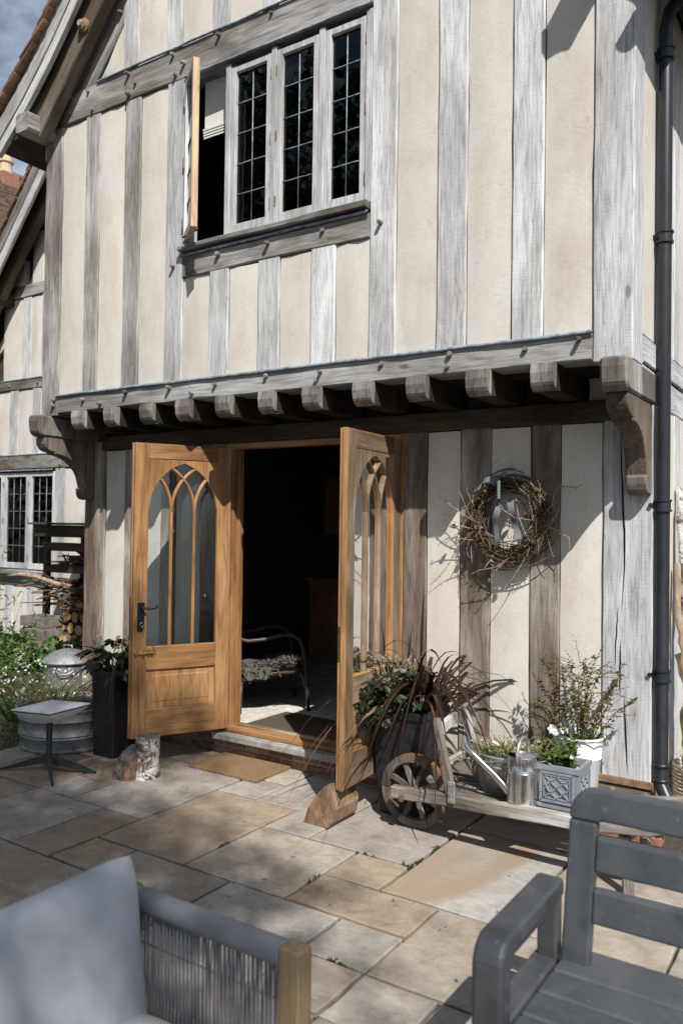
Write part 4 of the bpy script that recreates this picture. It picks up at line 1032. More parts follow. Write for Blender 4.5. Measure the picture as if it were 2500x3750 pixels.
o = mt.build('doormat', 'coir', None, loc=(-3.682, 4.343, .003), rot=(0, 0, R(.5))); tag(o, 'brown coir doormat on the paving below the doorstep', 'doormat')
mi_ = MB(); mi_.cbox(-.42, .42, -.26, .26, 0, .008, .003); o = mi_.build('indoor_mat', 'mat_brown', None, loc=(-3.52, 4.93, .192), rot=(0, 0, R(-1))); tag(o, 'flat dark brown mat on the pale floor inside the doorway', 'doormat')
def log_mesh(rg, L, r_, n=14, seg=7, lump=.12, split=None, bark=None):
    mb = MB(); vs = []
    for i in range(seg+1):
        z = L*i/seg
        for j in range(n):
            th = 2*PI*j/n; rr = r_*(1+lump*mnoise.noise(Vector((math.cos(th)*1.3, math.sin(th)*1.3, z*4+rg.random()*.3+r_*90))))
            x, y = rr*math.cos(th), rr*math.sin(th)
            if split is not None and y > split: y = split+(y-split)*.08+rg.uniform(-.004, .004)
            vs.append((x, y, z))
    fs = [(i*n+j, i*n+(j+1) % n, (i+1)*n+(j+1) % n, (i+1)*n+j) for i in range(seg) for j in range(n)]
    mb.add(vs, fs, 0); mb.add(vs, [tuple(range(n))[::-1], tuple(range(seg*n, seg*n+n))], 1); return mb
# left door stop: birch stump, an upright cut trunk with a swollen burl at its side
rg = random.Random(9); st_ = thing('birch_log', 'upright birch stump with flaking white bark propping the left door', 'log', (-4.115, 3.80, .0))
def lump(mb, n, sg, H, rad, cx, cy, lean, seed, sq=.16, flat=True, mi=0):
    vs = []
    for i in range(sg+1):
        t = i/sg; z = H*t
        for j in range(n):
            th = 2*PI*j/n; v_ = Vector((math.cos(th)*1.1+seed, math.sin(th)*1.1, t*2.2))
            q = 1+sq*mnoise.noise(v_)+sq*.55*mnoise.noise(v_*2.7)+sq*.35*mnoise.noise(v_*6.5)
            r_ = rad(t, th)*q; vs.append((cx+lean[0]*t+r_*math.cos(th), cy+lean[1]*t+r_*math.sin(th), z+(0 if i == 0 else .012*mnoise.noise(v_*1.7))))
    mb.add(vs, [(i*n+j, i*n+(j+1) % n, (i+1)*n+(j+1) % n, (i+1)*n+j) for i in range(sg) for j in range(n)], 0); mb.add(vs[-n:], [tuple(range(n))], 1)
b = MB(); lump(b, 34, 20, .275, lambda t, th: .078+.012*(1-t)**2, .052, .03, (.012, .0), 2.0, .13); b.build('trunk', ['birch_bark', 'stump_top'], st_, smooth=True, auto=70)
b = MB(); lump(b, 34, 18, .205, lambda t, th: .102*math.sqrt(max(.03, 1-(t*.97)**2.4))*(1+.12*math.cos(th-2.5)), -.045, -.04, (.03, .03), 7.0, .24); b.build('burl', ['stump_bark', 'stump_bark'], st_, smooth=True, auto=70)
b = MB(); lump(b, 18, 10, .13, lambda t, th: .040*math.sqrt(max(.05, 1-(t*.95)**3)), .012, -.088, (.01, .02), 4.0, .35); b.build('knot', ['split_wood', 'split_wood'], st_, smooth=True, auto=70)
# right door stop: split log lying on its side, bark to the front
sp = thing('split_log', 'split firewood log with cracked bark holding the right door open', 'log', (-2.60, 3.90, 0), R(0)); sp.scale = (1, 1, 1.13)
b = MB(); rg = random.Random(4); n = 9; sg = 9; vs = []
prof = [(-.115, 0), (.05, 0), (.075, .03), (.085, .09), (.06, .17), (.035, .205), (.0, .19), (-.05, .14), (-.095, .07)]
for i in range(sg+1):
    t = i/sg; y = -.13+.27*t; 
    for x, z in prof:
        q = .016*mnoise.noise(Vector((x*14, y*11, z*14)))
        vs.append((x*(1-.12*t)+q, y+rg.uniform(-.006, .006)+(.02 if z > .1 else 0), max(0, z*(1-.10*t)+q)))
for i in range(sg):
    for j in range(n):
        b.add([], []); b.f.append((i*n+j, i*n+(j+1) % n, (i+1)*n+(j+1) % n, (i+1)*n+j)); b.m.append(0 if j in (5, 6, 7, 8) else 1)
b.v = vs; b.f += [tuple(range(n))[::-1], tuple(range(sg*n, sg*n+n))]; b.m += [1, 1]
b.f = [tuple(reversed(f)) for f in b.f]
b.build('log', ['bark_chunk', 'split_wood'], sp)
# tall black planters
def planter(name, label, loc, top, bot, h, rz=0):
    t = thing(name, label, 'planter', loc, rz); b = MB(); T_, B_ = top/2, bot/2; w = .022
    vs = []
    for (s_, z) in ((B_, 0), (T_-.012, h-.05), (T_-.012, h-.045), (T_, h-.04), (T_, h), (T_-w, h), (T_-w-.01, h-.06)):
        c = .012
        vs += [(-s_+c, -s_, z), (s_-c, -s_, z), (s_, -s_+c, z), (s_, s_-c, z), (s_-c, s_, z), (-s_+c, s_, z), (-s_, s_-c, z), (-s_, -s_+c, z)]
    b.add(vs, [(i*8+j, i*8+(j+1) % 8, (i+1)*8+(j+1) % 8, (i+1)*8+j) for i in range(6) for j in range(8)]); b.build('pot', 'planter_black', t)
    s_ = T_-w; q = MB(); q.add([(-s_, -s_, h-.04), (s_, -s_, h-.04), (s_, s_, h-.04), (-s_, s_, h-.04)], [(0, 1, 2, 3)]); q.build('soil', 'soil', t); return t
planter('tall_planter', 'tall black tapered planter tucked behind the left door', (-4.665, 4.075, 0), .265, .215, .62)
hellebore('hellebore', 'dark hellebore in the planter behind the left door', (-4.68, 4.06, .58), 13, .22, .24, 21, 14, 1.15)
flax('bronze_flax', 'bronze flax in the planter behind the left door', (-4.58, 4.10, .58), 26, .52, 22, 3, w=.011)
planter('tall_planter', 'large black tapered planter between the right door and the wheelbarrow', (-2.325, 4.30, 0), .36, .27, .62)
hellebore('hellebore', 'bushy hellebore with pale nodding flowers beside the right door', (-2.42, 4.22, .60), 64, .25, .26, 31, 75, .62)
hellebore('hellebore', 'low hellebore spilling over the planter rim toward the right door', (-2.46, 4.14, .50), 26, .17, .17, 33, 34, .6)
flax('bronze_flax', 'bronze flax with long drooping blades beside the wooden wheelbarrow', (-2.22, 4.30, .58), 66, .84, 32, 16, w=.0115, rise=(.65, 1.45), droop=(.5, 1.45))
# two long arching blades of the flax
fx = MB(); ra = random.Random(8)
arc_blade(fx, (0, 0, 0), R(-8), .78, 1.2, .75, .0085, 12, .1, ra); arc_blade(fx, (-.05, 0, .02), R(100), .82, 1.48, .12, .0085, 10, .2, ra); arc_blade(fx, (0, -.02, .02), R(-35), .6, 1.1, 1.0, .008, 10, .3, ra)
arc_blade(fx, (-.05, -.02, .0), R(190), .55, 1.15, .9, .008, 10, .3, ra); arc_blade(fx, (-.03, -.05, .0), R(225), .52, .7, 1.5, .010, 10, .6, ra); arc_blade(fx, (-.03, -.05, .0), R(262), .62, .75, 1.7, .011, 10, .5, ra)
fx.build('long_blades', 'leaf_flax', bpy.data.objects['bronze_flax.001'], smooth=True)

# ------------------------------------------------------------------ wheelbarrow
WB = Vector((-1.6, 4.08, 0))
wb = thing('wheelbarrow', 'old weathered wooden wheelbarrow carrying plant pots along the wall', 'wheelbarrow', WB)
def TW(name, p0, p1, w, d, wdir, mat='barrow_wood', **k): return timber(name, p0, p1, w, d, mat, wb, wdir, WB, **{'wob': .004, 'ch': .008, **k})
# wheel: felloes, hub, spokes, iron band
wc = Vector((-2.165, 4.07, .206)); wheel = link('wheel', None, wb, wc-WB)
for i in range(6):
    b = MB(); a0, a1 = 2*PI*i/6+.015, 2*PI*(i+1)/6-.015; n = 6; ri, ro, hw = .158, .203, .024
    vs = []
    for j in range(n+1):
        a = a0+(a1-a0)*j/n
        for r_, y in ((ri+.004, -hw), (ro, -hw+.002), (ro, hw-.002), (ri+.004, hw), (ri, hw-.006), (ri, -hw+.006)): vs.append((r_*math.cos(a), y, r_*math.sin(a)))
    b.add(vs, [(j*6+q, j*6+(q+1) % 6, (j+1)*6+(q+1) % 6, (j+1)*6+q) for j in range(n) for q in range(6)]+[tuple(range(6))[::-1], tuple(range(n*6, n*6+6))]); b.build('felloe', 'wheel_wood', wheel)
b = MB(); b.lathe([(.2035, -.017), (.2065, -.017), (.2065, .017), (.2035, .017)], 40); b.v = [(x, z, y) for x, y, z in b.v]; b.build('iron_tyre', 'rusty', wheel)
b = MB(); b.lathe([(.012, -.075), (.03, -.07), (.036, -.03), (.042, 0), (.036, .03), (.03, .07), (.012, .075)], 14, close=True); b.v = [(x, z, y) for x, y, z in b.v]; b.build('hub', 'wheel_wood', wheel, smooth=True)
for i in range(8):
    a = 2*PI*(i+.5)/8; sp_ = MB(); sp_.bar((.03*math.cos(a), 0, .03*math.sin(a)), (.162*math.cos(a), 0, .162*math.sin(a)), .026, .024, (0, 1, 0)); sp_.build('spoke', 'wheel_wood', wheel)
b = MB(); b.tube([(-2.165, 3.92, .206), (-2.165, 4.22, .206)], .011, 10); b.tube([(-2.165, 3.918, .206), (-2.165, 3.906, .206)], .02, 6); b.build('axle', 'rusty', wb, off=WB)
# shafts: near and far, turning up into the handles
def shaft(y0, y1, nm='shaft'):
    b = MB(); path = [(-2.24, y0, .222), (-1.9, y0+(y1-y0)*.3, .248), (-1.2, y0+(y1-y0)*.7, .285), (-.85, y1, .335), (-.62, y1, .40), (-.42, y1+(y1-y0)*.3, .47)]
    hh = [.033, .034, .033, .03, .026, .022]; ww = [.026, .026, .026, .025, .022, .018]; vs = []
    fine = []
    for i in range(len(path)-1):
        for q in range(5): u = q/5; fine.append(([path[i][k]*(1-u)+path[i+1][k]*u for k in range(3)], hh[i]*(1-u)+hh[i+1]*u, ww[i]*(1-u)+ww[i+1]*u))
    fine.append((list(path[-1]), hh[-1], ww[-1])); rg = random.Random(int(y0*100))
    for p, h, w in fine:
        e = rg.uniform(-.0025, .0025); c = .007
        for dy, dz in ((-w+c, -h), (w-c, -h), (w, -h+c), (w, h-c), (w-c, h), (-w+c, h), (-w, h-c), (-w, -h+c)): vs.append((p[2]+dz+e-.28, p[1]+dy-WB.y, p[0]-WB.x))
    n = len(fine); b.add(vs, [(i*8+j, i*8+(j+1) % 8, (i+1)*8+(j+1) % 8, (i+1)*8+j) for i in range(n-1) for j in range(8)]+[tuple(range(8))[::-1], tuple(range((n-1)*8, n*8))])
    b.f = [tuple(reversed(f)) for f in b.f]
    mw = Matrix(((0, 0, 1, 0), (0, 1, 0, 0), (1, 0, 0, .28), (0, 0, 0, 1)))
    return b.build(nm, 'barrow_wood', wb, mw=mw)
shaft(3.955, 3.87); shaft(4.19, 4.30)
for i in range(3):
    y = 3.945+.087+i*.092
    TW('bed_board', (-1.93, y, .262), (-.75, y, .292), .086, .02, (0, 1, 0))
TW('cross_rail', (-1.86, 3.93, .245), (-1.86, 4.26, .245), .05, .05, (1, 0, 0)); TW('cross_rail', (-.95, 3.9, .28), (-.95, 4.3, .28), .05, .05, (1, 0, 0))
TW('upright', (-1.855, 3.915, .235), (-1.955, 3.90, .675), .062, .034, (1, 0, 0), ch=.012); TW('upright', (-1.855, 4.265, .25), (-1.955, 4.27, .665), .062, .034, (1, 0, 0), ch=.012)
b = MB()
pts = [(-1.945+.012*math.sin(t*PI), 3.92+.34*t, .595+.05*math.sin(t*PI)) for t in [i/10 for i in range(11)]]
vs = []
for p in pts:
    for dx, dz in ((-.014, -.028), (.014, -.028), (.014, .028), (-.014, .028)): vs.append((p[0]+dx, p[1], p[2]+dz))
b.add(vs, [(i*4+j, (i+1)*4+j, (i+1)*4+(j+1) % 4, i*4+(j+1) % 4) for i in range(10) for j in range(4)]+[(0, 1, 2, 3), (43, 42, 41, 40)]); b.build('head_rail', 'barrow_wood', wb, off=WB)
TW('head_rail', (-1.90, 3.92, .44), (-1.90, 4.26, .44), .026, .055, (1, 0, 0))
b = MB(); b.cbox(-1.875, -1.833, 3.885, 3.895, .245, .36, .004); b.tube([(-1.856, 3.89, .345), (-1.856, 3.88, .345)], .007, 8); b.tube([(-1.852, 3.89, .262), (-1.852, 3.88, .262)], .007, 8); b.build('iron_strap', 'zinc_dull', wb, off=WB)
b = MB()
for z in (.45, .60): b.tube([(-1.91-(z-.45)*.22, 3.89, z), (-1.91-(z-.45)*.22, 3.878, z)], .008, 8)
b.build('rivet', 'rusty', wb, off=WB)
for y in (3.9, 4.27): TW('leg', (-.95, y, 0), (-.97, y, .27), .05, .04, (1, 0, 0))
# pots on the wheelbarrow
BZ = .29
def ribbed_tub(name, label, cat, loc, prof, sx=1.0, mat='zinc_dull', n=36, soil=None, rz=0):
    t = thing(name, label, cat, loc, rz); b = MB(); b.lathe(prof, n, sx=sx); b.build('body', mat, t, smooth=True, auto=60)
    if soil: r_, z = soil; q = MB(); q.lathe([(0.001, z+.012), (r_*.6, z+.01), (r_, z)], 24, sx=sx); q.build('soil', 'soil', t, smooth=True)
    return t
t = ribbed_tub('zinc_tub', 'dull oval zinc tub of grassy plants on the wheelbarrow', 'tub', (-1.64, 4.18, BZ-.015), [(.001, 0), (.125, 0), (.13, .004), (.172, .205), (.180, .207), (.182, .214), (.176, .22), (.168, .214), (.165, .16)], 1.27, soil=(.168, .185))
for s_ in (-1, 1):
    h_ = MB(); h_.tube([(-.05, s_*.16, .15), (-.05, s_*.185, .165), (0, s_*.195, .17), (.05, s_*.185, .165), (.05, s_*.16, .15)], .006, 6); h_.build('handle', 'zinc_dull', t, smooth=True)
bush('thrift_plant', 'tufty straw-green grassy plant growing in the oval zinc tub', (-1.64, 4.18, BZ+.165), 44, .20, .10, 41, 'leaf_grassy', .02, .006, 8, 'leaf_grassy', flowers=.25, fm='petal_pink', fs=.008)
gr = MB(); rg = random.Random(6)
for i in range(420):
    a = rg.uniform(0, 2*PI); r_ = .17*math.sqrt(rg.random()); arc_blade(gr, (r_*math.cos(a)*1.27, r_*math.sin(a), .0), a+rg.uniform(-.8, .8), rg.uniform(.06, .15), rg.uniform(.3, 1.4), rg.uniform(.2, 1.3), .0022, 4, .2, rg)
gr.build('grassy_leaves', 'leaf_grassy', bpy.data.objects['thrift_plant'])
# watering can
wcn = thing('watering_can', 'shiny galvanised watering can with long spout on the wheelbarrow', 'watering can', (-1.50, 3.985, BZ), 0); wcn.scale = (1.08, 1.08, 1.06)
b = MB(); prof = [(.001, .0), (.073, 0), (.077, .004), (.077, .01), (.073, .014), (.072, .155), (.0745, .158), (.072, .163), (.0745, .168), (.072, .173), (.072, .228), (.075, .231), (.073, .236), (.069, .234), (.069, .05)]
b.lathe(prof, 40); b.build('body', 'zinc_bright', wcn, smooth=True, auto=35)
b = MB(); b.add([(.072*math.cos(a), .072*math.sin(a), .225) for a in [PI*(-.35+i*.9/16*1.3) for i in range(17)]], [tuple(range(17))]); b.build('hood', 'zinc_dull', wcn)
b = MB(); b.tube([(-.06, -.008, .045), (-.13, -.018, .115), (-.235, -.03, .20), (-.262, -.033, .222), (-.285, -.036, .242), (-.286, -.036, .243)], [.022, .018, .014, .016, .031, .027], 16); b.build('spout', 'zinc_bright', wcn, smooth=True, auto=50)
b = MB(); b.tube([(-.07, .0, .19), (-.20, -.026, .172)], .004, 6); b.build('spout_brace', 'zinc_bright', wcn)
b = MB(); b.tube([(.0, -.073, .20), (.0, -.073, .245), (.0, -.06, .285), (.0, -.03, .31), (0, 0, .316), (0, .03, .31), (0, .06, .285), (0, .073, .245), (0, .073, .20)], .0085, 10); b.build('top_handle', 'zinc_dull', wcn, smooth=True)
b = MB(); b.tube([(.07, .01, .205), (.11, .012, .22), (.135, .014, .205), (.135, .014, .15), (.10, .012, .085), (.071, .01, .06)], [.008]*6, 8, flat=.5); b.build('back_handle', 'zinc_dull', wcn, smooth=True)
# lattice planter
lp = thing('lattice_planter', 'square grey planter with raised lattice panels on the wheelbarrow', 'planter', (-1.325, 4.10, BZ+.002))
b = MB(); hs, hb2, H_ = .112, .098, .215
vs = []
for s_, z in ((hb2+.006, 0), (hb2+.006, .018), (hb2, .022), (hs-.006, H_-.03), (hs, H_-.026), (hs, H_), (hs-.018, H_), (hs-.022, H_-.04)):
    vs += [(-s_, -s_, z), (s_, -s_, z), (s_, s_, z), (-s_, s_, z)]
b.add(vs, [(i*4+j, i*4+(j+1) % 4, (i+1)*4+(j+1) % 4, (i+1)*4+j) for i in range(7) for j in range(4)]); b.build('pot', 'lattice_grey', lp)
b = MB(); b.add([(-.09, -.09, H_-.03), (.09, -.09, H_-.03), (.09, .09, H_-.03), (-.09, .09, H_-.03)], [(0, 1, 2, 3)]); b.build('soil', 'soil', lp)
for q in range(4):
    b = MB(); a0, a1, z0, z1 = -.082, .082, .036, .178; yy = -.105
    for x0, y0, x1, y1 in ((a0, z0, a1, z0), (a1, z0, a1, z1), (a1, z1, a0, z1), (a0, z1, a0, z0)): b.bar((x0, yy, y0), (x1, yy, y1), .012 if 1 else 0, .012, (0, 1, 0))
    i0, i1, j0, j1 = a0+.016, a1-.016, z0+.014, z1-.014; st_p = .054
    for x0, y0, x1, y1 in ((i0, j0, i1, j0), (i1, j0, i1, j1), (i1, j1, i0, j1), (i0, j1, i0, j0)): b.bar((x0, yy, y0), (x1, yy, y1), .006, .008, (0, 1, 0))
    cN = []
    for s_ in (-1, 1):
        for k in range(-6, 7):
            c = k*st_p; pts = []
            for x in (i0, i1):
                z = (j0+j1)/2+s_*(x)*.86+c
                pts.append((x, z))
            (xa_, za_), (xb_, zb_) = pts
            def clip(x, z, x2, z2):
                if z < j0: t_ = (j0-z)/(z2-z); return (x+(x2-x)*t_, j0)
                if z > j1: t_ = (j1-z)/(z2-z); return (x+(x2-x)*t_, j1)
                return (x, z)
            if max(za_, zb_) < j0+.004 or min(za_, zb_) > j1-.004: continue
            p_, q_ = clip(xa_, za_, xb_, zb_), clip(xb_, zb_, xa_, za_)
            b.bar((p_[0], yy, p_[1]), (q_[0], yy, q_[1]), .0065, .009, (0, 1, 0))
    o = b.build('lattice', 'lattice_grey', lp, rot=(R(-3.6), 0, q*PI/2)) ; 
    # panel follows the taper of its side
    o.rotation_euler = (0, 0, q*PI/2)
bush('pansy_plant', 'fresh green leafy plant in the square lattice planter', (-1.325, 4.10, BZ+.185), 26, .13, .15, 51, 'leaf_fresh', .036, .015, 16, 'leaf_fresh')
lg = MB(); rg = random.Random(15)
for d in ((-.9, -.3, .25), (-.8, -.6, .45), (-1, .1, .15), (-.5, -.8, .1), (-.6, -.2, .8), (-.3, -.6, .7)): leaf(lg, (-.05, -.03, .01), d, (0, 0, 1), .12, .05, curl=.3)
lg.build('broad_leaves', 'leaf_fresh', bpy.data.objects['pansy_plant'], smooth=True)
fl = MB()
for k in range(6): th = 2*PI*k/6; leaf(fl, (-.045, -.04, .20), (math.cos(th)*.9, -.25, math.sin(th)), (.3, -1, .3), .028, .024, curl=-.1)
for c in ((.06, -.06, .08), (.10, -.08, .03)):
    for k in range(6): th = 2*PI*k/6; leaf(fl, c, (math.cos(th)*.9, -.25, math.sin(th)), (.3, -1, .3), .014, .012, curl=-.1)
fl.build('flowers', 'petal_white', bpy.data.objects['pansy_plant'])
# white bucket with shrub
bk = ribbed_tub('white_bucket', 'white metal bucket with a wispy shrub at the back of the wheelbarrow', 'bucket', (-1.325, 4.345, BZ-.01), [(.001, 0), (.095, 0), (.098, .004), (.118, .20), (.121, .203), (.118, .207), (.132, .305), (.138, .307), (.139, .314), (.134, .318), (.128, .312), (.126, .26)], 1.0, 'white_enamel', soil=(.128, .285))
b = MB(); b.tube([(.135, 0, .29), (.15, .005, .30), (.153, .008, .28), (.14, 0, .275)], .006, 6); b.tube([(.15, 0, .295), (.13, -.10, .31), (.02, -.155, .325), (-.10, -.11, .315), (-.14, -.02, .30)], .003, 6); b.build('handle', 'zinc_dull', bk, smooth=True)
bush('wispy_shrub', 'wispy shrub with tiny olive and red leaves in the white bucket', (-1.31, 4.345, BZ+.27), 20, .30, .46, 61, 'leaf_olive', .024, .013, 60, 'stick')
sh = bpy.data.objects['wispy_shrub']; rg = random.Random(19); tw, rl = MB(), MB()
for i in range(60):
    a = rg.uniform(0, 2*PI); z0 = rg.uniform(.1, .42); p = Vector((math.cos(a)*.05, math.sin(a)*.04, z0)); d = Vector((math.cos(a), math.sin(a)*.5, rg.uniform(-.1, .7))).normalized(); L = rg.uniform(.10, .24); pts = [p]
    for s_ in range(6): d = (d+rdir(rg, -1, 1)*.25).normalized(); pts.append(pts[-1]+d*L/6)
    tw.tube(pts, [.0016]*6+[.0008], 4)
    for q in pts[2:]:
        for _ in range(3): leaf(rl, q, rdir(rg, -.5, 1), rdir(rg), .009, .005)
tw.build('twigs', 'stick', sh); rl.build('red_leaves', 'leaf_red', sh)
bush('bucket_greens', 'low bright greens at the rim of the white bucket', (-1.27, 4.34, BZ+.27), 14, .09, .07, 62, 'leaf_fresh', .022, .012, 14, 'leaf_fresh')

# ------------------------------------------------------------------ wreath
WC = Vector((-1.785, 4.485, 1.745))
wr = thing('wreath', 'round wreath of bare twigs, moss and cones with a grey ribbon on the wall', 'wreath', WC)
rg = random.Random(77); tg, ms, pl, cn = MB(), MB(), MB(), MB()
def ringpt(a, dr=0, dy=0): return Vector(((.2+dr)*math.cos(a), dy, (.205+dr)*math.sin(a)))
for i in range(150):
    a0 = rg.uniform(0, 2*PI); span = rg.uniform(.7, 1.9); dr, dy = rg.gauss(.004, .032), rg.gauss(-.005, .024); k = 10; pts = []
    ph = rg.uniform(0, 6)
    for j in range(k): a = a0+span*j/(k-1); pts.append(ringpt(a, dr+.012*math.sin(a*3+ph)+(.03*(j/(k-1))**3 if i % 4 == 0 else 0), dy+.012*math.cos(a*4+ph)))
    tg.tube(pts, [.0035]*(k-1)+[.0015], 5)
for i in range(5200):
    a = rg.uniform(0, 2*PI); dens = 1.0 if (PI < a < 2*PI or a < .5 or a > 2.6) else .65
    if rg.random() > dens: continue
    p = ringpt(a, rg.gauss(.010, .025), rg.gauss(-.012, .024)); d = rdir(rg, -1, 1); leaf(ms, p, d, rdir(rg, -1, 1), rg.uniform(.012, .028), .005, curl=.4)
for i in range(34):
    a = rg.uniform(0, 2*PI); 
    if i < 22: a = rg.choice((rg.uniform(PI*.9, PI*1.2), rg.uniform(PI*1.2, PI*1.95), rg.uniform(-.3, .5)))
    p = ringpt(a, rg.uniform(-.05, .04), -.03); tan = Vector((-math.sin(a), 0, math.cos(a)))*rg.choice((-1, 1)); d = (tan+Vector((math.cos(a), -.25, math.sin(a)))*rg.uniform(-.4, .9)).normalized(); L = rg.uniform(.12, .30); pts = [p]; 
    for s_ in range(8): d = (d+Vector((rg.gauss(0, .22), rg.gauss(-.02, .1), rg.gauss(0, .22)))).normalized(); pts.append(pts[-1]+d*L/8)
    pl.tube(pts, [.0026]*4+[.002]*4+[.001], 5)
    for q in pts[1:]:
        if rg.random() < .8: pl.tube([q, q+rdir(rg, -1, 1)*.007], [.002, .0024], 4)
# long wandering stems
for pts in ([(-.2, -.03, -.06), (-.28, -.06, -.04), (-.36, -.06, -.045), (-.42, -.05, -.07)], [(-.2, -.03, -.02), (-.28, -.06, .04), (-.36, -.06, .09), (-.43, -.05, .14)], [(.2, -.02, -.02), (.30, -.04, -.06), (.37, -.05, -.10), (.375, -.05, -.17)],
            [(.26, -.01, .08), (.275, -.02, .16), (.31, -.025, .19), (.36, -.03, .185), (.40, -.03, .18), (.45, -.03, .205)], [(.02, -.04, -.22), (-.06, -.06, -.28), (-.16, -.06, -.30), (-.22, -.05, -.33)], [(.0, -.04, -.24), (-.05, -.06, -.29), (-.10, -.06, -.37)], [(-.06, -.04, .12), (-.02, -.06, .06), (.06, -.06, .01), (.14, -.05, .0), (.2, -.04, -.01)], [(.06, -.05, .1), (.08, -.06, .02), (.12, -.06, -.08), (.16, -.05, -.14)]):
    pl.tube(pts, [.0028]*(len(pts)-1)+[.0012], 5)
    for i in range(len(pts)-1):
        for _ in range(3): q = Vector(pts[i]).lerp(Vector(pts[i+1]), rg.random()); pl.tube([q, q+rdir(rg, -1, 1)*.012], [.002, .0026], 4)
tg.build('twig_ring', 'wreath_twig', wr); ms.build('moss', 'wreath_moss', wr); pl.build('pale_twigs', 'wreath_pale', wr)
cm = None
for (x, z) in ((-.19, -.12), (-.165, .13), (.01, -.26), (.125, .02), (.20, .17), (-.33, -.045), (-.235, -.09), (.16, -.12), (.10, -.14), (.24, .13), (.075, .11), (-.13, .17)):
    if cm is None:
        c_ = MB()
        for r_ in range(6):
            for j in range(7):
                a = 2*PI*(j+.5*(r_ % 2))/7; rr = .014*math.sin(PI*(r_+1)/7.5); c = Vector((0, 0, .005*r_-.013)); leaf(c_, c, (math.cos(a), math.sin(a), .55), (0, 0, 1), rr+.004, .010, curl=-.2)
        o = c_.build('cone', 'cone_brown', wr); cm = o.data
    else: o = link('cone', cm, wr)
    o.location = (x, -.045, z); o.rotation_euler = (rg.uniform(0, 3), rg.uniform(0, 3), 0); o.scale = (1.15,)*3
def ribbon(pts, w, sd, mb): mb.strip(pts, [w]*len(pts), sd, 0, 0)
rb = MB(); yy = -.055
ribbon([(-.055+.012*math.sin(i*.9), yy+.015*math.cos(i*1.1), .11-i*.026) for i in range(11)], .017, [Vector((1, .5*math.sin(i*.7), .0)) for i in range(11)], rb)
ribbon([(.02+.012*i*.55, yy+.01*math.cos(i), .13-i*.027) for i in range(10)], .019, [Vector((1, .5*math.cos(i*.7), .25)) for i in range(10)], rb)
ribbon([(-.06, yy, .21), (-.09, yy-.03, .235), (-.13, yy-.02, .228), (-.155, yy, .20), (-.17, yy-.01, .18)], .016, [Vector((.3, .3, 1))]*5, rb)
ribbon([(-.06, yy, .21), (-.045, yy-.02, .245), (-.02, yy-.03, .265), (.005, yy-.02, .26)], .016, [Vector((.5, .3, -.9)), Vector((.9, .3, -.4)), Vector((.5, .2, .9)), Vector((.5, .2, .9))], rb)
rb.build('ribbon', 'ribbon_grey', wr, smooth=True)
b = MB(); b.tube([(-.035, -.075, .225), (-.035, -.075, .12)], .0135, 16); b.build('hanger_tube', 'steel_tube', wr, smooth=True, auto=40)

# ------------------------------------------------------------------ left of the doors
ds = thing('satellite_dish', 'flat white rectangular satellite dish on a dark four-legged stand', 'satellite dish', (-4.675, 3.505, 0))
b = MB(); W2, H2 = .20, .168
def rr_ring(w, h, z, c=.035, n=4):
    out = []
    for sx, sy, a0 in ((1, -1, -90), (1, 1, 0), (-1, 1, 90), (-1, -1, 180)):
        for i in range(n+1): a = R(a0+90*i/n); out.append((sx*(w-c)+c*math.cos(a), sy*(h-c)+c*math.sin(a), z))
    return out
rings = [rr_ring(W2, H2, .006, .012), rr_ring(W2, H2, 0, .012), rr_ring(W2*.97, H2*.97, -.010, .014), rr_ring(W2*.84, H2*.82, -.042, .05), rr_ring(W2*.6, H2*.6, -.075, .05), rr_ring(W2*.3, H2*.3, -.093, .04), rr_ring(W2*.14, H2*.1, -.096, .01)]
n = len(rings[0]); vs = [p for r_ in rings for p in r_]
b.add(vs, [tuple(range(n))], 0)
for i in range(len(rings)-1): b.add([], []); b.f += [(i*n+j, (i+1)*n+j, (i+1)*n+(j+1) % n, i*n+(j+1) % n) for j in range(n)]; b.m += [2 if i == 1 else 0]*n
b.f.append(tuple(range((len(rings)-1)*n, len(rings)*n))[::-1]); b.m.append(0)
b.build('panel', ['dish_white', 'dish_white', 'dish_edge'], ds, smooth=True, loc=(.065, -.025, .452), rot=(R(1), R(-4), R(2)), auto=25)
b = MB(); b.tube([(.02, 0, .10), (.025, 0, .42)], [.021, .019], 14); b.tube([(.02, 0, .085), (.02, 0, .12)], [.03, .026], 14); b.build('pole', 'stand_dark', ds, smooth=True, auto=40)
for fx_, fy in ((-.295, -.145), (.285, -.165), (.29, .172), (-.27, .17)):
    b = MB(); b.add([(.02, -.018, .13), (.02, .018, .13), (.02, .018, .07), (.02, -.018, .07), (fx_, fy-.008, .014), (fx_, fy+.008, .014), (fx_, fy+.008, 0), (fx_, fy-.008, 0)], [(0, 1, 5, 4), (1, 2, 6, 5), (2, 3, 7, 6), (3, 0, 4, 7), (4, 5, 6, 7), (3, 2, 1, 0)]); b.build('leg', 'stand_dark', ds)
tb = ribbed_tub('galvanised_tub', 'low ribbed galvanised tub of daisies behind the white dish', 'tub', (-5.17, 4.06, 0), [(.001, 0), (.335, 0), (.345, .01), (.345, .022), (.338, .026), (.345, .10), (.353, .105), (.353, .112), (.346, .117), (.353, .124), (.353, .131), (.347, .136), (.355, .225), (.363, .23), (.363, .237), (.358, .242), (.368, .30), (.378, .303), (.38, .312), (.372, .318), (.362, .31), (.358, .26)], 1.0, soil=(.358, .28), n=56)
h_ = MB(); h_.cbox(-.37, -.345, -.05, .05, .10, .16, .006); h_.build('handle', 'zinc_dull', tb)
bush('fleabane', 'sprawling fleabane with small white and pink daisies in the galvanised tub', (-5.25, 4.02, .27), 120, .40, .24, 71, 'leaf_grassy', .03, .005, 8, 'leaf_grassy', flowers=.28, fs=.0105)
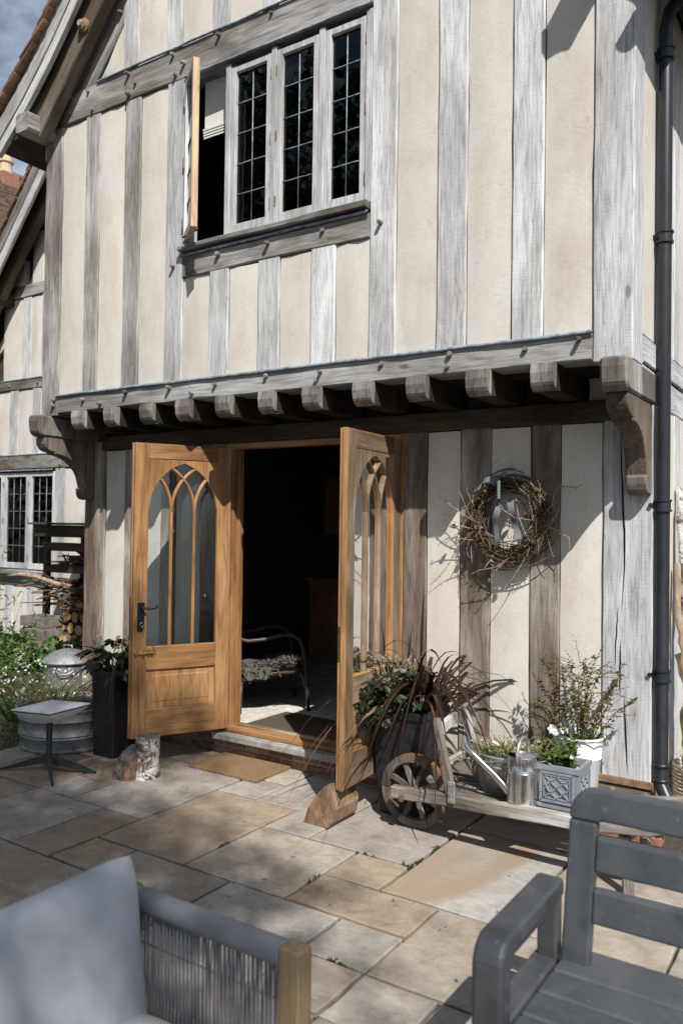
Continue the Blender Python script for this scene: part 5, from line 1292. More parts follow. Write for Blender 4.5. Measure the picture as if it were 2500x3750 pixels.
bush('fleabane', 'pink-tinted fleabane hanging over the tub beside the lawn', (-5.62, 3.95, .12), 110, .30, .30, 72, 'leaf_garden', .03, .006, 8, 'leaf_garden', flowers=.32, fm='petal_pink', fs=.009)
bush('fleabane', 'fleabane with mixed daisies at the edge of the flower bed', (-5.85, 4.15, .05), 110, .36, .48, 73, 'leaf_garden', .034, .007, 10, 'leaf_garden', flowers=.28, fs=.0095)
# dustbin
db = thing('dustbin', 'round galvanised dustbin with a domed lid behind the daisies', 'dustbin', (-6.28, 4.92, 0))
b = MB(); n = 64; vs = []; rows = [(.185, 0), (.19, .02), (.20, .18), (.206, .30), (.212, .40), (.218, .41)]
for r_, z in rows:
    for j in range(n): a = 2*PI*j/n; q = r_*(1+(.018 if (j//2) % 2 and .1 < z < .31 else 0)); vs.append((q*math.cos(a), q*math.sin(a), z))
b.add(vs, [(i*n+j, i*n+(j+1) % n, (i+1)*n+(j+1) % n, (i+1)*n+j) for i in range(len(rows)-1) for j in range(n)]); b.build('body', 'zinc_dull', db)
b = MB(); b.lathe([(.224, .395), (.232, .395), (.236, .405), (.226, .415), (.19, .452), (.12, .492), (.05, .512), (.001, .515)], 40); b.build('lid', 'zinc_dull', db, smooth=True, auto=40)
b = MB(); b.tube([(-.06, 0, .508), (-.055, 0, .545), (.055, 0, .545), (.06, 0, .508)], .008, 8); b.build('lid_handle', 'zinc_dull', db, smooth=True)
b = MB(); b.tube([(.10, -.19, .36), (.115, -.215, .34), (.15, -.20, .315), (.19, -.16, .315), (.215, -.11, .34), (.205, -.10, .36)], .007, 8); b.build('side_handle', 'zinc_dull', db, smooth=True)
# log store
LB = Vector((-7.8, 6.3, 0)); ls = thing('log_store', 'dark timber log store with slatted shelves against the wing', 'log store', LB)
def TL(nm, p0, p1, w, d, wd_): return timber(nm, p0, p1, w, d, 'dark_store', ls, wd_, LB)
for x in (-8.28, -7.05): TL('post', (x, 6.16, 0), (x, 6.16, 1.62), .07, .07, (1, 0, 0)); TL('post', (x, 6.7, 0), (x, 6.7, 1.6), .07, .07, (1, 0, 0))
TL('fascia', (-8.42, 6.10, 1.585), (-6.95, 6.10, 1.585), .14, .03, (0, 0, 1)); 
b = MB(); b.cbox(-8.47, -6.95, 6.02, 6.8, 1.66, 1.685, .004); b.build('roof_board', 'dark_store', ls, off=LB)
for z in (1.43, 1.02): TL('back_slat', (-8.3, 6.74, z), (-7.0, 6.74, z), .14, .025, (0, 0, 1)); TL('back_slat', (-8.3, 6.74, z-.75), (-7.0, 6.74, z-.75), .14, .025, (0, 0, 1))
TL('shelf', (-8.3, 6.42, 1.17), (-7.0, 6.42, 1.17), .5, .025, (0, 1, 0)); TL('shelf', (-8.3, 6.42, .10), (-7.0, 6.42, .10), .5, .03, (0, 1, 0)); TL('front_slat', (-8.3, 6.14, 1.13), (-7.0, 6.14, 1.13), .07, .025, (0, 0, 1))
TL('front_slat', (-8.3, 6.14, 1.40), (-7.0, 6.14, 1.40), .10, .025, (0, 0, 1))
kd = MB(); rg = random.Random(44)
for i in range(190):
    lay = i % 3; 
    if lay == 0: c = Vector((rg.uniform(-8.2, -7.2), 6.35, rg.uniform(1.19, 1.30)))
    else: c = Vector((rg.uniform(-8.3, -7.2), rg.uniform(6.05, 6.4), rg.uniform(.70, 1.02)))
    d = Vector((rg.gauss(0, .6), -1 if rg.random() < .5 else .3, rg.gauss(0, .12))).normalized(); L = rg.uniform(.12, .28); r_ = rg.uniform(.007, .016)
    kd.tube([c-d*L, c+Vector((rg.gauss(0, .015), 0, rg.gauss(0, .015))), c+d*L], [r_, r_*.95, r_*.8], 6)
tag(kd.build('kindling', 'stick'), 'bundled brown kindling sticks piled on the log store shelves', 'kindling', kind='stuff')
b = MB(); b.tube([(-8.75, 5.95, 1.03), (-8.5, 5.97, 1.06), (-8.2, 5.98, 1.04), (-7.9, 6.0, .98), (-7.7, 6.05, .95)], [.018, .026, .027, .028, .024], 8); tag(b.build('long_branch', 'driftwood', None, smooth=True), 'long curved branch sticking out of the log store', 'branch')
lm = [log_mesh(random.Random(i), .36, 1.0, 12, 2, .12) for i in range(1)][0]
rg = random.Random(12); pos = []
yy = 0
for row in range(5):
    for c in range(5):
        pos.append((-7.94+c*.155+(row % 2)*.07+rg.uniform(-.015, .015), .17+row*.135+rg.uniform(-.01, .01), rg.uniform(.058, .074)))
words = ['bottom', 'second', 'middle', 'fourth', 'top']
logm = None
for i, (x, z, r_) in enumerate(pos):
    if logm is None:
        o = log_mesh(rg, .36, .068, 14, 3, .12).build('firewood_log', ['log_bark', 'log_end'], None, smooth=True, auto=40); logm = o.data
    else: o = link('firewood_log', logm)
    o.location = (x, 6.12+rg.uniform(-.04, .03), z+.02); o.rotation_euler = (R(-90), rg.uniform(0, 6), rg.uniform(-.1, .1)); o.scale = (r_/.068, r_/.068, 1)
    tag(o, 'cut firewood log stacked end-on in the log store beside the crate', 'log', 'cut logs in the log store')
cr = thing('slatted_crate', 'grey slatted wooden crate standing in front of the log store', 'crate', (-8.12, 5.98, .18))
for i in range(3): 
    b = MB(); b.cbox(-.21, .21, -.14, -.125, .02+i*.14, .135+i*.14, .004); b.build('slat', 'crate_wood', cr)
    b = MB(); b.cbox(.195, .21, -.125, .14, .02+i*.14, .135+i*.14, .004); b.build('slat', 'crate_wood', cr)
    b = MB(); b.cbox(-.21, -.195, -.125, .14, .02+i*.14, .135+i*.14, .004); b.build('slat', 'crate_wood', cr)
    b = MB(); b.cbox(-.195, .195, .125, .14, .02+i*.14, .135+i*.14, .004); b.build('slat', 'crate_wood', cr)
b = MB(); b.cbox(-.2, .2, -.13, .13, 0, .02, .003); b.build('base', 'crate_wood', cr)
b = MB(); b.cbox(-.28, .28, -.16, .16, 0, .178, .02); tag(b.build('stone_block', 'pale_stone', None, loc=(-8.12, 5.98, 0)), 'rough stone block under the slatted crate', 'stone')
# garden plants on the far left
bush('garden_shrub', 'dense green leafy shrub beside the slatted crate', (-8.1, 5.25, 0), 60, .55, .62, 81, 'leaf_garden', .07, .03, 22, 'leaf_garden')
bush('garden_shrub', 'tall thin weedy plant with narrow leaves against the wing wall', (-9.0, 6.0, 0), 14, .55, 1.45, 82, 'leaf_garden', .10, .016, 16, 'leaf_garden')
bush('garden_shrub', 'bright green low shrub behind the fleabane bed', (-7.3, 4.75, 0), 60, .50, .55, 83, 'leaf_fresh', .06, .03, 20, 'leaf_garden')
bush('garden_shrub', 'broad dark green shrub between the crate and the dustbin', (-7.05, 5.35, 0), 50, .36, .50, 84, 'leaf_garden', .085, .04, 16, 'leaf_garden')
bush('hydrangea', 'leafy hydrangea with one cream flower head in the bed', (-7.4, 4.35, 0), 50, .4, .42, 85, 'leaf_fresh', .075, .045, 14, 'leaf_garden', flowers=.12, fm='leaf_grassy', fs=.02)
lw = MB(); rg = random.Random(91)
for i in range(5200):
    x, y = rg.uniform(-8.6, -5.45), rg.uniform(2.6, 4.9)
    if x > -5.5 - (y-3.4)*.3*0 and y < 3.3: continue
    a = rg.uniform(0, 6.28); arc_blade(lw, (x, y, -.02), a, rg.uniform(.06, .12), rg.uniform(.8, 1.5), rg.uniform(0, .8), .003, 2, 0, rg)
tag(lw.build('grass', 'lawn'), 'short lawn grass beside the patio edge', 'grass', kind='stuff')

# ------------------------------------------------------------------ indoors
ch = Vector((-4.02, 5.12, .192)); u = Vector((.67, .742, 0)); v = Vector((-.742, .67, 0))
ac = thing('cane_armchair', 'grey cane armchair with curved arms just inside the doorway', 'armchair', ch)
def cp(a, b_, z): q = u*a+v*b_; return (q.x, q.y, z)
for s_ in (0.0, .56):
    b = MB(); b.tube([cp(-.32, s_, .66), cp(-.28, s_, .60), cp(-.20, s_, .575), cp(-.08, s_, .585), cp(.05, s_, .615), cp(.15, s_, .62), cp(.215, s_, .585), cp(.25, s_, .50), cp(.27, s_, .35), cp(.285, s_, .18), cp(.30, s_, 0)], .016, 10); b.build('arm', 'cane', ac, smooth=True)
    b = MB(); b.tube([cp(-.28, s_, 0), cp(-.265, s_, .2), cp(-.255, s_, .38), cp(-.30, s_, .62), cp(-.36, s_, .88)], .017, 10); b.tube([cp(-.255, s_, 0), cp(-.245, s_, .25)], .013, 8); b.build('back_leg', 'cane', ac, smooth=True)
    b = MB(); b.tube([cp(-.25, s_, .22), cp(-.22, s_, .29), cp(-.1, s_, .335), cp(.1, s_, .36), cp(.2, s_, .35), cp(.255, s_, .27), cp(.27, s_, .2)], .010, 8); b.build('brace', 'cane', ac, smooth=True)
    b = MB(); b.tube([cp(-.26, s_, .26), cp(.0, s_, .315), cp(.272, s_, .32)], .014, 8); b.build('seat_rail', 'cane', ac, smooth=True)
b = MB(); b.tube([cp(.272, 0, .32), cp(.272, .56, .32)], .015, 8); b.build('front_rail', 'cane', ac, smooth=True)
b = MB(); b.box(-.26, .27, .02, .54, .32, .345); b.v = [tuple(cp(x, y, z)) for x, y, z in b.v]; b.build('seat', 'cane', ac)
b = MB()
for i in range(9): b.tube([cp(-.25, .04+i*.06, .35), cp(-.35, .04+i*.06, .86)], .008, 6)
b.tube([cp(-.36, -.01, .88), cp(-.37, .28, .91), cp(-.36, .57, .88)], .017, 8); b.build('backrest', 'cane', ac, smooth=True)
wl = MB(); rg = random.Random(13)
for i in range(2600):
    a, b_ = rg.uniform(-.27, .26), rg.uniform(-.04, .5); z = .375+.03*math.sin(a*9)+.02*math.cos(b_*8)
    if b_ < 0: z -= rg.uniform(0, .10)*(1 if a < .05 else .3)
    p = Vector(cp(a, b_, z)); d = rdir(rg, -.2, 1); leaf(wl, p, d+v*(-.4 if b_ < .03 else 0), rdir(rg), .035, .012, curl=.7)
wl.add([cp(-.27, -.02, .365), cp(.26, -.02, .365), cp(.26, .5, .365), cp(-.27, .5, .365)], [(0, 1, 2, 3)]); wl.add([cp(-.27, -.02, .365), cp(.0, -.025, .365), cp(-.05, -.03, .27), cp(-.2, -.03, .27)], [(0, 3, 2, 1)])
tag(wl.build('sheepskin', 'wool_light', None, loc=ch), 'curly grey sheepskin draped over the cane armchair seat', 'sheepskin')
kc = thing('kitchen_units', 'dark wooden kitchen cupboards along the wall inside', 'cupboard', (-3.6, 7.4, .19))
b = MB(); b.box(-1.7, 2.2, 0, .6, 0, .88); b.build('carcass', 'kitchen_wood', kc)
b = MB(); b.box(-1.72, 2.22, -.03, .6, .88, .92); b.build('worktop', 'kitchen_wood', kc)
for i in range(7):
    x = -1.66+i*.55; b = MB(); b.cbox(x, x+.52, -.02, 0, .1, .84, .004); d_ = b.build('cupboard_door', 'kitchen_wood', kc)
    b = MB(); b.tube([(x+.06, -.02, .62), (x+.06, -.045, .64), (x+.06, -.045, .72), (x+.06, -.02, .74)], .006, 6); b.build('handle', 'black_metal', d_)
for i in range(5):
    x = -1.66+i*.55; b = MB(); b.cbox(x, x+.52, .22, .58, 1.4, 2.05, .004); b.build('wall_cupboard', 'kitchen_wood', kc)
for i, (x, c) in enumerate(((-4.35, 'dish_white'), (-4.15, 'chimney_clay'), (-4.6, 'dish_white'))):
    b = MB(); b.lathe([(.001, 0), (.045, 0), (.05, .01), (.05, .11), (.03, .13), (.001, .135)], 14); tag(b.build('storage_jar', c, None, smooth=True, loc=(x, 7.65, 1.11)), ['pale storage jar on the dark kitchen worktop, middle one', 'tan storage jar on the dark kitchen worktop', 'pale storage jar on the dark kitchen worktop, leftmost one'][i], 'jar')

# ------------------------------------------------------------------ right edge: branches, basket, edging
def branch(name, label, pts, r0, r1, seed, mat='driftwood'):
    rg = random.Random(seed); P_ = [Vector(p) for p in pts]; fine = []
    for i in range(len(P_)-1):
        for q in range(4): fine.append(P_[i].lerp(P_[i+1], q/4)+Vector((rg.gauss(0, .006), rg.gauss(0, .006), 0)))
    fine.append(P_[-1]); k = len(fine); b = MB(); b.tube(fine, [(r0+(r1-r0)*i/(k-1))*rg.uniform(.85, 1.2) for i in range(k)], 9)
    return tag(b.build(name, mat, None, smooth=True), label, 'branch')
branch('driftwood_branch', 'long pale bent branch leaning on the side wall behind the drainpipe', [(-.86, 5.0, .35), (-.90, 5.03, .9), (-.925, 5.05, 1.25), (-.95, 5.08, 1.55), (-.972, 5.12, 1.95)], .026, .016, 1, 'birch_bark')
branch('driftwood_branch', 'thick brown branch with knobbly joints beside the drainpipe', [(-.84, 4.92, .3), (-.88, 4.95, .75), (-.915, 4.98, 1.0), (-.945, 5.0, 1.2), (-.965, 5.04, 1.5)], .024, .017, 2)
branch('driftwood_branch', 'short forked driftwood stump standing in the basket', [(-.90, 5.05, .28), (-.915, 5.05, .45), (-.925, 5.05, .60), (-.915, 5.05, .74)], .03, .010, 3)
branch('driftwood_branch', 'stubby brown branch poking out from behind the drainpipe', [(-.85, 4.98, .62), (-.91, 5.02, .83), (-.965, 5.06, .97)], .035, .018, 4)
wk = thing('wicker_basket', 'pale wicker basket at the foot of the drainpipe', 'basket', (-.865, 5.08, 0))
b = MB(); rg = random.Random(7)
for i in range(16):
    z = .02+i*.021; r_ = .11+.03*z; pts = [(r_*(1+.03*((j+i) % 2))*math.cos(2*PI*j/24), r_*(1+.03*((j+i) % 2))*math.sin(2*PI*j/24), z) for j in range(25)]; b.tube(pts, .009, 5, cap=False)
b.build('weave', 'wicker', wk, smooth=True)
b = MB(); b.lathe([(.001, .05), (.10, .05), (.11, .3)], 20); b.build('lining', 'wicker', wk)
for i, (x, y, sx, sy, sz) in enumerate(((-.55, 4.72, .22, .1, .1), (-.28, 4.75, .2, .1, .09), (-.05, 4.72, .2, .1, .1))):
    b = MB(); b.cbox(-sx/2, sx/2, -sy/2, sy/2, 0, sz, .02); tag(b.build('edging_brick', ['brick', 'pale_stone', 'pale_stone'][i], None, loc=(x, y, 0), rot=(0, 0, R(i*7-5))), ['worn red edging brick near the wheelbarrow handles', 'pale rough edging stone, middle of three by the wall', 'pale rough edging stone farthest from the drainpipe'][i], 'brick')
dg = MB(); rg = random.Random(17)
for i in range(260):
    a = rg.uniform(0, 6.28); arc_blade(dg, (rg.gauss(0, .07), rg.gauss(0, .05), 0), a, rg.uniform(.2, .42), rg.uniform(.5, 1.4), rg.uniform(.2, 1.2), .0018, 5, .3, rg)
gt = thing('dry_grass_tuft', 'tuft of dry straw-coloured grass behind the grey bench', 'grass tuft', (-.42, 4.45, 0)); dg.build('blades', 'grass_dry', gt)

# ------------------------------------------------------------------ grey bench
bn = thing('garden_bench', 'grey painted garden bench with slatted seat and back in the foreground', 'bench', (-.3, 2.25, 0))
BO = Vector((-.3, 2.25, 0))
def rec(z): return 2.425+.19*(z-.40)      # reclined back plane (front face)
def back_part(nm, x0, x1, z0, z1, th=.045, rad=0.0):
    """flat member of the reclined back with an optional rounded outer corner at (x0,z1)"""
    b = MB(); poly = [(x0, z0), (x1, z0), (x1, z1)]
    if rad: poly += [(x0+rad-rad*math.sin(R(a)), z1-rad+rad*math.cos(R(a))) for a in range(0, 91, 15)]
    else: poly += [(x0, z1)]
    n = len(poly); vs = [(x, rec(z), z) for x, z in poly]+[(x, rec(z)+th, z) for x, z in poly]
    b.add(vs, [tuple(range(n)), tuple(range(n, 2*n))[::-1]]+[(i, n+i, n+(i+1) % n, (i+1) % n) for i in range(n)])
    o = b.build(nm, 'bench_paint', bn, off=BO); m_ = o.modifiers.new('edge', 'BEVEL'); m_.width = .009; m_.segments = 3; m_.limit_method = 'ANGLE'; m_.angle_limit = R(50); return o
for x0 in (-.79, .33): back_part('back_post', x0, x0+.085, .0, .80)
XE = .415
b = MB()
poly = [(-.79, .801), (-.705, .801), (-.69, .807), (.315, .807), (.33, .801), (XE, .801)]
poly += [(XE-.075+.075*math.cos(R(a)), .82+.075*math.sin(R(a))) for a in range(0, 91, 15)] + [(-.79+.075-.075*math.sin(R(a)), .82+.075*math.cos(R(a))) for a in range(0, 91, 15)]
n = len(poly); vs = [(x, rec(z)-.001, z) for x, z in poly]+[(x, rec(z)+.046, z) for x, z in poly]
b.add(vs, [tuple(range(n)), tuple(range(n, 2*n))[::-1]]+[(i, n+i, n+(i+1) % n, (i+1) % n) for i in range(n)])
o = b.build('top_rail', 'bench_paint', bn, off=BO); m_ = o.modifiers.new('edge', 'BEVEL'); m_.width = .009; m_.segments = 3; m_.limit_method = 'ANGLE'; m_.angle_limit = R(50)
back_part('back_rail', -.705, .33, .662, .762, .035); back_part('back_rail', -.705, .33, .518, .615, .035)
for x0 in (-.885, .42):
    b = MB(); ro, th = .075, .06; poly = [(1.985, 0), (1.985, .62-ro)] + [(1.985+ro-ro*math.cos(R(a)), .62-ro+ro*math.sin(R(a))) for a in range(15, 91, 15)] + [(2.49, .62), (2.49, .565)] + [(2.055+.035-.035*math.sin(R(a)), .565-.035+.035*math.cos(R(a))) for a in range(0, 91, 30)] + [(2.055, 0)]
    b.prism([(y, z) for y, z in poly], 0, x0, x0+.088); o = b.build('arm', 'bench_paint', bn, off=BO); m_ = o.modifiers.new('edge', 'BEVEL'); m_.width = .014; m_.segments = 3; m_.limit_method = 'ANGLE'; m_.angle_limit = R(40)
    b = MB(); b.cbox(x0+.02, x0+.07, 2.058, 2.50, .535, .563, .004); b.build('arm_rail', 'bench_paint', bn, off=BO)
    b = MB(); b.cbox(x0+.004, x0+.08, 2.06, 2.47, .33, .392, .008); b.build('side_rail', 'bench_paint', bn, off=BO)
    b = MB(); b.cbox(x0+.02, x0+.08, 2.43, 2.49, 0, .60, .006); b.build('rear_leg', 'bench_paint', bn, off=BO)
for i, (y0, y1) in enumerate(((2.362, 2.53), (2.231, 2.354), (2.103, 2.223), (1.975, 2.095))):
    b = MB(); b.cbox(-.792, .417, y0, y1, .372, .400, .007); o = b.build('seat_slat', 'bench_paint', bn, off=BO)
b = MB(); b.cbox(-.79, .415, 2.01, 2.04, .30, .37, .004); b.build('front_apron', 'bench_paint', bn, off=BO)

# ------------------------------------------------------------------ rope chair
RC = Vector((-1.5, 1.3, 0)); rc = thing('rope_armchair', 'outdoor armchair with rope-strung arms and teak posts in the foreground', 'armchair', RC)
YA = (1.635, .98)
for ya in YA:
    for x in (-1.20, -1.80):
        b = MB(); b.cbox(x-.034, x+.034, ya-.03, ya+.03, 0, .655, .006); b.build('post', 'teak', rc, off=RC)
    b = MB(); n = 150; b.tube([(-1.78+.55*i/n, ya, .625) for i in range(n+1)], [.034*(1+.03*(i % 2)) for i in range(n+1)], 14, flat=.95); b.build('arm_rail', 'rope_grey', rc, smooth=True, off=RC)
    b = MB(); b.tube([(-1.77, ya, .24), (-1.23, ya, .24)], .014, 8); b.build('lower_rail', 'rope_grey', rc, smooth=True, off=RC)
    cm_ = None
    for i in range(38):
        x = -1.755+i*.0138
        for dy in (-.022, .022):
            if cm_ is None: c_ = MB(); c_.tube([(0, 0, 0), (0, 0, .37)], .0026, 6, cap=False); o = c_.build('cord', 'rope_grey', rc, smooth=True); cm_ = o.data
            else: o = link('cord', cm_, rc)
            o.location = (x-RC.x, ya+dy-RC.y, .245); o.rotation_euler = (-math.atan2(dy*.6, .4)*-1, rng.uniform(-.01, .01), 0)
for y0, y1, x0, x1 in ((1.61, 1.66, -1.77, -1.23), (.955, 1.005, -1.77, -1.23)): b = MB(); b.cbox(x0, x1, y0, y1, .26, .30, .005); b.build('seat_rail', 'teak', rc, off=RC)
b = MB(); b.cbox(-1.235, -1.195, 1.01, 1.605, .24, .30, .005); b.build('front_rail', 'teak', rc, off=RC)
b = MB(); b.tube([(-1.83, .98, .64), (-1.86, 1.3, .68), (-1.83, 1.635, .64)], .03, 12); b.build('back_rail', 'rope_grey', rc, smooth=True, off=RC)
def pillow(name, label, W_, H_, T_, mw, seed, corner=.10):
    b = MB(); n = 26; vs = []; fs = []
    def pt(u, v_, s_):
        a, c = math.sin((u-.5)*PI), math.sin((v_-.5)*PI)               # denser rows at the edge
        k_ = (abs(a)**5)*(abs(c)**5)
        x = a*W_/2*(1-.045*(1-c*c)*abs(a)**3-.05*k_); z = c*H_/2*(1-.05*(1-a*a)*abs(c)**3-.05*k_)
        edge = max(0.0, (1-abs(a)**3.2)*(1-abs(c)**3.2))
        y = s_*T_/2*edge**.42+.010*mnoise.noise(Vector((a*2.6+seed, c*2.6, s_)))*edge**.5+.006*mnoise.noise(Vector((a*7, c*7+seed, s_*2)))*edge**.3
        return (x, y, z)
    for s_ in (-1, 1):
        for j in range(n+1):
            for i in range(n+1): vs.append(pt(i/n, j/n, s_))
    q = (n+1)*(n+1)
    for j in range(n):
        for i in range(n): a = j*(n+1)+i; fs += [(a, a+1, a+n+2, a+n+1), (q+a, q+a+n+1, q+a+n+2, q+a+1)]
    b.add(vs, fs)
    o = b.build(name, 'cushion_grey', None, smooth=True, mw=mw); return tag(o, label, 'cushion')
rx = Matrix.Rotation(R(90), 4, 'Z')
pillow('back_cushion', 'plump pale grey scatter cushion leaning in the rope armchair', .70, .56, .17, Matrix.Translation((-1.71, 1.255, .50)) @ Matrix.Rotation(R(-8), 4, 'Y') @ rx, 1.0)
pillow('seat_cushion', 'flat pale grey seat cushion on the rope armchair', .56, .60, .13, Matrix.Translation((-1.47, 1.29, .345)) @ Matrix.Rotation(R(90), 4, 'X'), 5.0)
# ------------------------------------------------------------------ the wing behind
WY = 7.0; WBs = Vector((-9.4, WY, 0))
wing = thing('timber_framed_wing', 'lower timber-framed wing with a leaded window set back behind the house', 'house', WBs)
def TWg(name, p0, p1, w, d, mat, wdir, **k): return timber(name, p0, p1, w, d, mat, wing, wdir, WBs, **k)
def wst(x0, x1, z0, z1, m='oak_silver'): TWg('stud', ((x0+x1)/2, WY+.06, z0), ((x0+x1)/2, WY+.06, z1), x1-x0, .12, m, (1, 0, 0))
def wbm(nm, x0, x1, z0, z1, m='oak_grey'): TWg(nm, (x0, WY+.055, (z0+z1)/2), (x1, WY+.055, (z0+z1)/2), z1-z0, .13, m, (0, 0, 1))
XL, XR = -11.6, -7.2
wbm('girt', XL, XR, 2.43, 2.62); wbm('girt', XL, XR, 3.555, 3.69); wbm('sill_rail', XL, -9.28, .80, .94); wbm('girt', XL, XR, 4.86, 5.02)
for a, b_, p in ((-10.32, -10.12, -10.9), (-9.80, -9.615, -10.12), (-9.30, -9.12, -9.615), (-8.8, -8.6, -9.12), (-8.3, -8.1, -8.6)):
    wst(a, b_, 2.63, 3.55); panel(p, a, 2.63, 3.55, WY, wing, WBs)
for a, b_, p in ((-10.05, -9.86, -10.5), (-9.62, -9.43, -9.86), (-9.12, -8.95, -9.43), (-8.6, -8.4, -8.95)):
    wst(a, b_, 3.70, 4.85); panel(p, a, 3.70, 4.85, WY, wing, WBs); panel(p, a, 5.03, 5.75, WY, wing, WBs)
wst(-9.275, -9.07, .10, 2.42); wst(-8.72, -8.55, .10, 2.42); wst(-8.2, -8.0, .10, 2.42)
for a, b_ in ((-9.07, -8.72), (-8.55, -8.2), (-8.0, -7.3)): panel(a, b_, .10, 2.42, WY, wing, WBs)
for a, b_ in ((-10.35, -10.16), (-9.85, -9.66)): wst(a, b_, .10, .79)
for a, b_ in ((-10.9, -10.35), (-10.16, -9.85), (-9.66, -9.275)): panel(a, b_, .10, .79, WY, wing, WBs)
flashing(XL, -9.05, 2.62, WY-.004, .02, wing, WBs); flashing(XL, -9.28, .94, WY-.01, .02, wing, WBs); flashing(XL, XR, 3.69, WY-.004, .02, wing, WBs); flashing(XL, -9.3, 2.40, WY-.01, .02, wing, WBs)
for x in (-10.35, -9.72, -9.17): peg(x, 2.58, WY, wing, WBs); peg(x+.05, 3.62, WY, wing, WBs)
peg(-10.2, .88, WY, wing, WBs); peg(-9.15, 2.47, WY, wing, WBs)
casement(-9.85, -9.28, 1.03, 2.38, 5, 3, wing, WBs, WY+.03, fw=.06); casement(-10.43, -9.86, 1.03, 2.38, 5, 3, wing, WBs, WY+.03, fw=.06); casement(-11.01, -10.44, 1.03, 2.38, 5, 3, wing, WBs, WY+.03, fw=.06)
TWg('window_sill', (XL, WY-.02, .985), (-9.27, WY-.02, .985), .06, .16, 'oak_grey', (0, 0, 1))
b = MB()
for i in range(10): b.tube([(-9.44+i*.014, WY+.12+.012*(i % 2), 1.08), (-9.44+i*.014, WY+.12+.012*(i % 2), 2.34)], .012, 6)
b.build('curtain', 'curtain', wing, off=WBs)
MB().box(XL, XR, WY+.115, WY+.13, 2.4, 6.0).box(XL, XR, WY+.115, WY+.13, 0, .95).box(-9.27, XR, WY+.115, WY+.13, .9, 2.45).box(XL, XR, WY+1.5, WY+1.55, 0, 6).box(XL, XR, WY+.13, WY+1.5, 2.5, 2.55).box(XL, XL+.05, WY+.13, WY+1.5, 0, 6).box(XR-.05, XR, WY+.13, WY+1.5, 0, 6).build('wall_core', 'dark_room', wing, off=WBs)
# wing verge: barge board and tiles
s2 = 1.2; WL = lambda x, off=0: 6.234+s2*(x+9.079)+off*math.hypot(1, s2)
nw = Vector((-s2, 0, 1)).normalized()
def wrak(nm, o0, o1, yf, d, m):
    xs, xe = -11.4, -8.1; o_ = (o0+o1)/2
    TWg(nm, (xs, yf+d/2, WL(xs, o_)), (xe, yf+d/2, WL(xe, o_)), abs(o1-o0), d, m, nw)
wrak('barge_board', .0, .13, 6.58, .05, 'oak_silver'); wrak('barge_cap', .132, .27, 6.57, .05, 'oak_grey'); wrak('verge_rafter', .0, .2, 6.76, .12, 'oak_brown')
b = MB(); b.prism([(-11.6, WL(-11.6, .22)), (-7.9, WL(-7.9, .22)), (-7.9, WL(-7.9, .29)), (-11.6, WL(-11.6, .29))], 1, 6.64, 12); b.build('roof_deck', 'oak_brown', wing, off=WBs)
for i in range(30):
    x = -11.2+i*.105*math.cos(math.atan(s2)); put_tile(x, 6.62, WL(x, .30), s2, wing, WBs)
TWg('plate_end', (-10.35, 6.4, 4.85), (-10.35, 7.0, 4.85), .18, .2, 'oak_brown', (1, 0, 0))
for i in range(9):                       # plaster gable under the verge
    x0 = -10.9+i*.3; 
b = MB(); b.prism([(-10.9, WL(-10.9, -.05)), (-8.2, 5.76), (-8.2, WL(-8.2, -.05))], 1, WY+.05, WY+.1); b.build('plaster_panel', 'plaster', wing, off=WBs)

# ------------------------------------------------------------------ house beyond with tiled roof and chimney
FB = Vector((-22.0, 15.5, 0)); fh = thing('tiled_house_beyond', 'distant house with mossy brown tiled roof and clay chimney pot', 'house', FB)
ridge0, ridge1 = Vector((-22.95, 13.2, 12.62)), Vector((-22.70, 17.6, 12.62))
rowm = MB(); rg = random.Random(23); dn = Vector((1, -.05, -1.1)).normalized(); al = (ridge1-ridge0).normalized(); nn_ = al.cross(dn).normalized()
if nn_.z < 0: nn_ = -nn_
Lr = (ridge1-ridge0).length
for r_ in range(46):
    for c in range(int(Lr/.17)):
        p = ridge0+al*(c*.17+(r_ % 2)*.085)+dn*(r_*.105)+nn_*rg.uniform(0, .012)
        vs = [p+nn_*.01, p+al*.163+nn_*.01, p+al*.163+dn*.15+nn_*.045, p+dn*.15+nn_*.045, p+al*.163+dn*.15+nn_*.02, p+dn*.15+nn_*.02]
        rowm.add(vs, [(0, 1, 2, 3), (3, 2, 4, 5)])
rt = rowm.build('roof', 'tile_far', fh, off=FB); rt['kind'] = 'stuff'
b = MB(); b.tube([ridge0+nn_*.03, ridge1+nn_*.03], .11, 10); b.build('ridge_tiles', 'tile_far', fh, off=FB)
q0, q1 = ridge0+dn*4.6, ridge1+dn*4.6
b = MB(); b.add([ridge0-nn_*.03, ridge1-nn_*.03, q1-nn_*.03, q0-nn_*.03], [(0, 1, 2, 3)]); b.build('roof_deck', 'dark_gap', fh, off=FB)
b = MB(); b.add([(q0.x-.3, q0.y, 0), (q1.x-.3, q1.y, 0), (q1.x-.3, q1.y, q1.z), (q0.x-.3, q0.y, q0.z)], [(0, 1, 2, 3)]); b.build('wall', 'plaster', fh, off=FB)
CP = Vector((-22.56, 15.0, 12.0))
b = MB(); b.cbox(CP.x-.3, CP.x+.3, CP.y-.3, CP.y+.3, CP.z-.8, CP.z+.45, .02); ck_ = b.build('chimney', 'brick', fh, off=FB)
b = MB(); b.lathe([(.24, .45), (.24, .52), (.19, .55), (.19, .80), (.235, .82), (.235, .90), (.19, .93), (.185, 1.1), (.16, 1.1)], 20, CP); b.build('chimney_pot', 'chimney_clay', ck_, smooth=True, off=FB, auto=40)
b = MB(); b.lathe([(.12, 1.1), (.12, 1.3)], 16, CP); b.lathe([(.2, 1.3), (.21, 1.32), (.001, 1.4)], 16, CP); b.build('cowl', 'zinc_dull', ck_, off=FB)

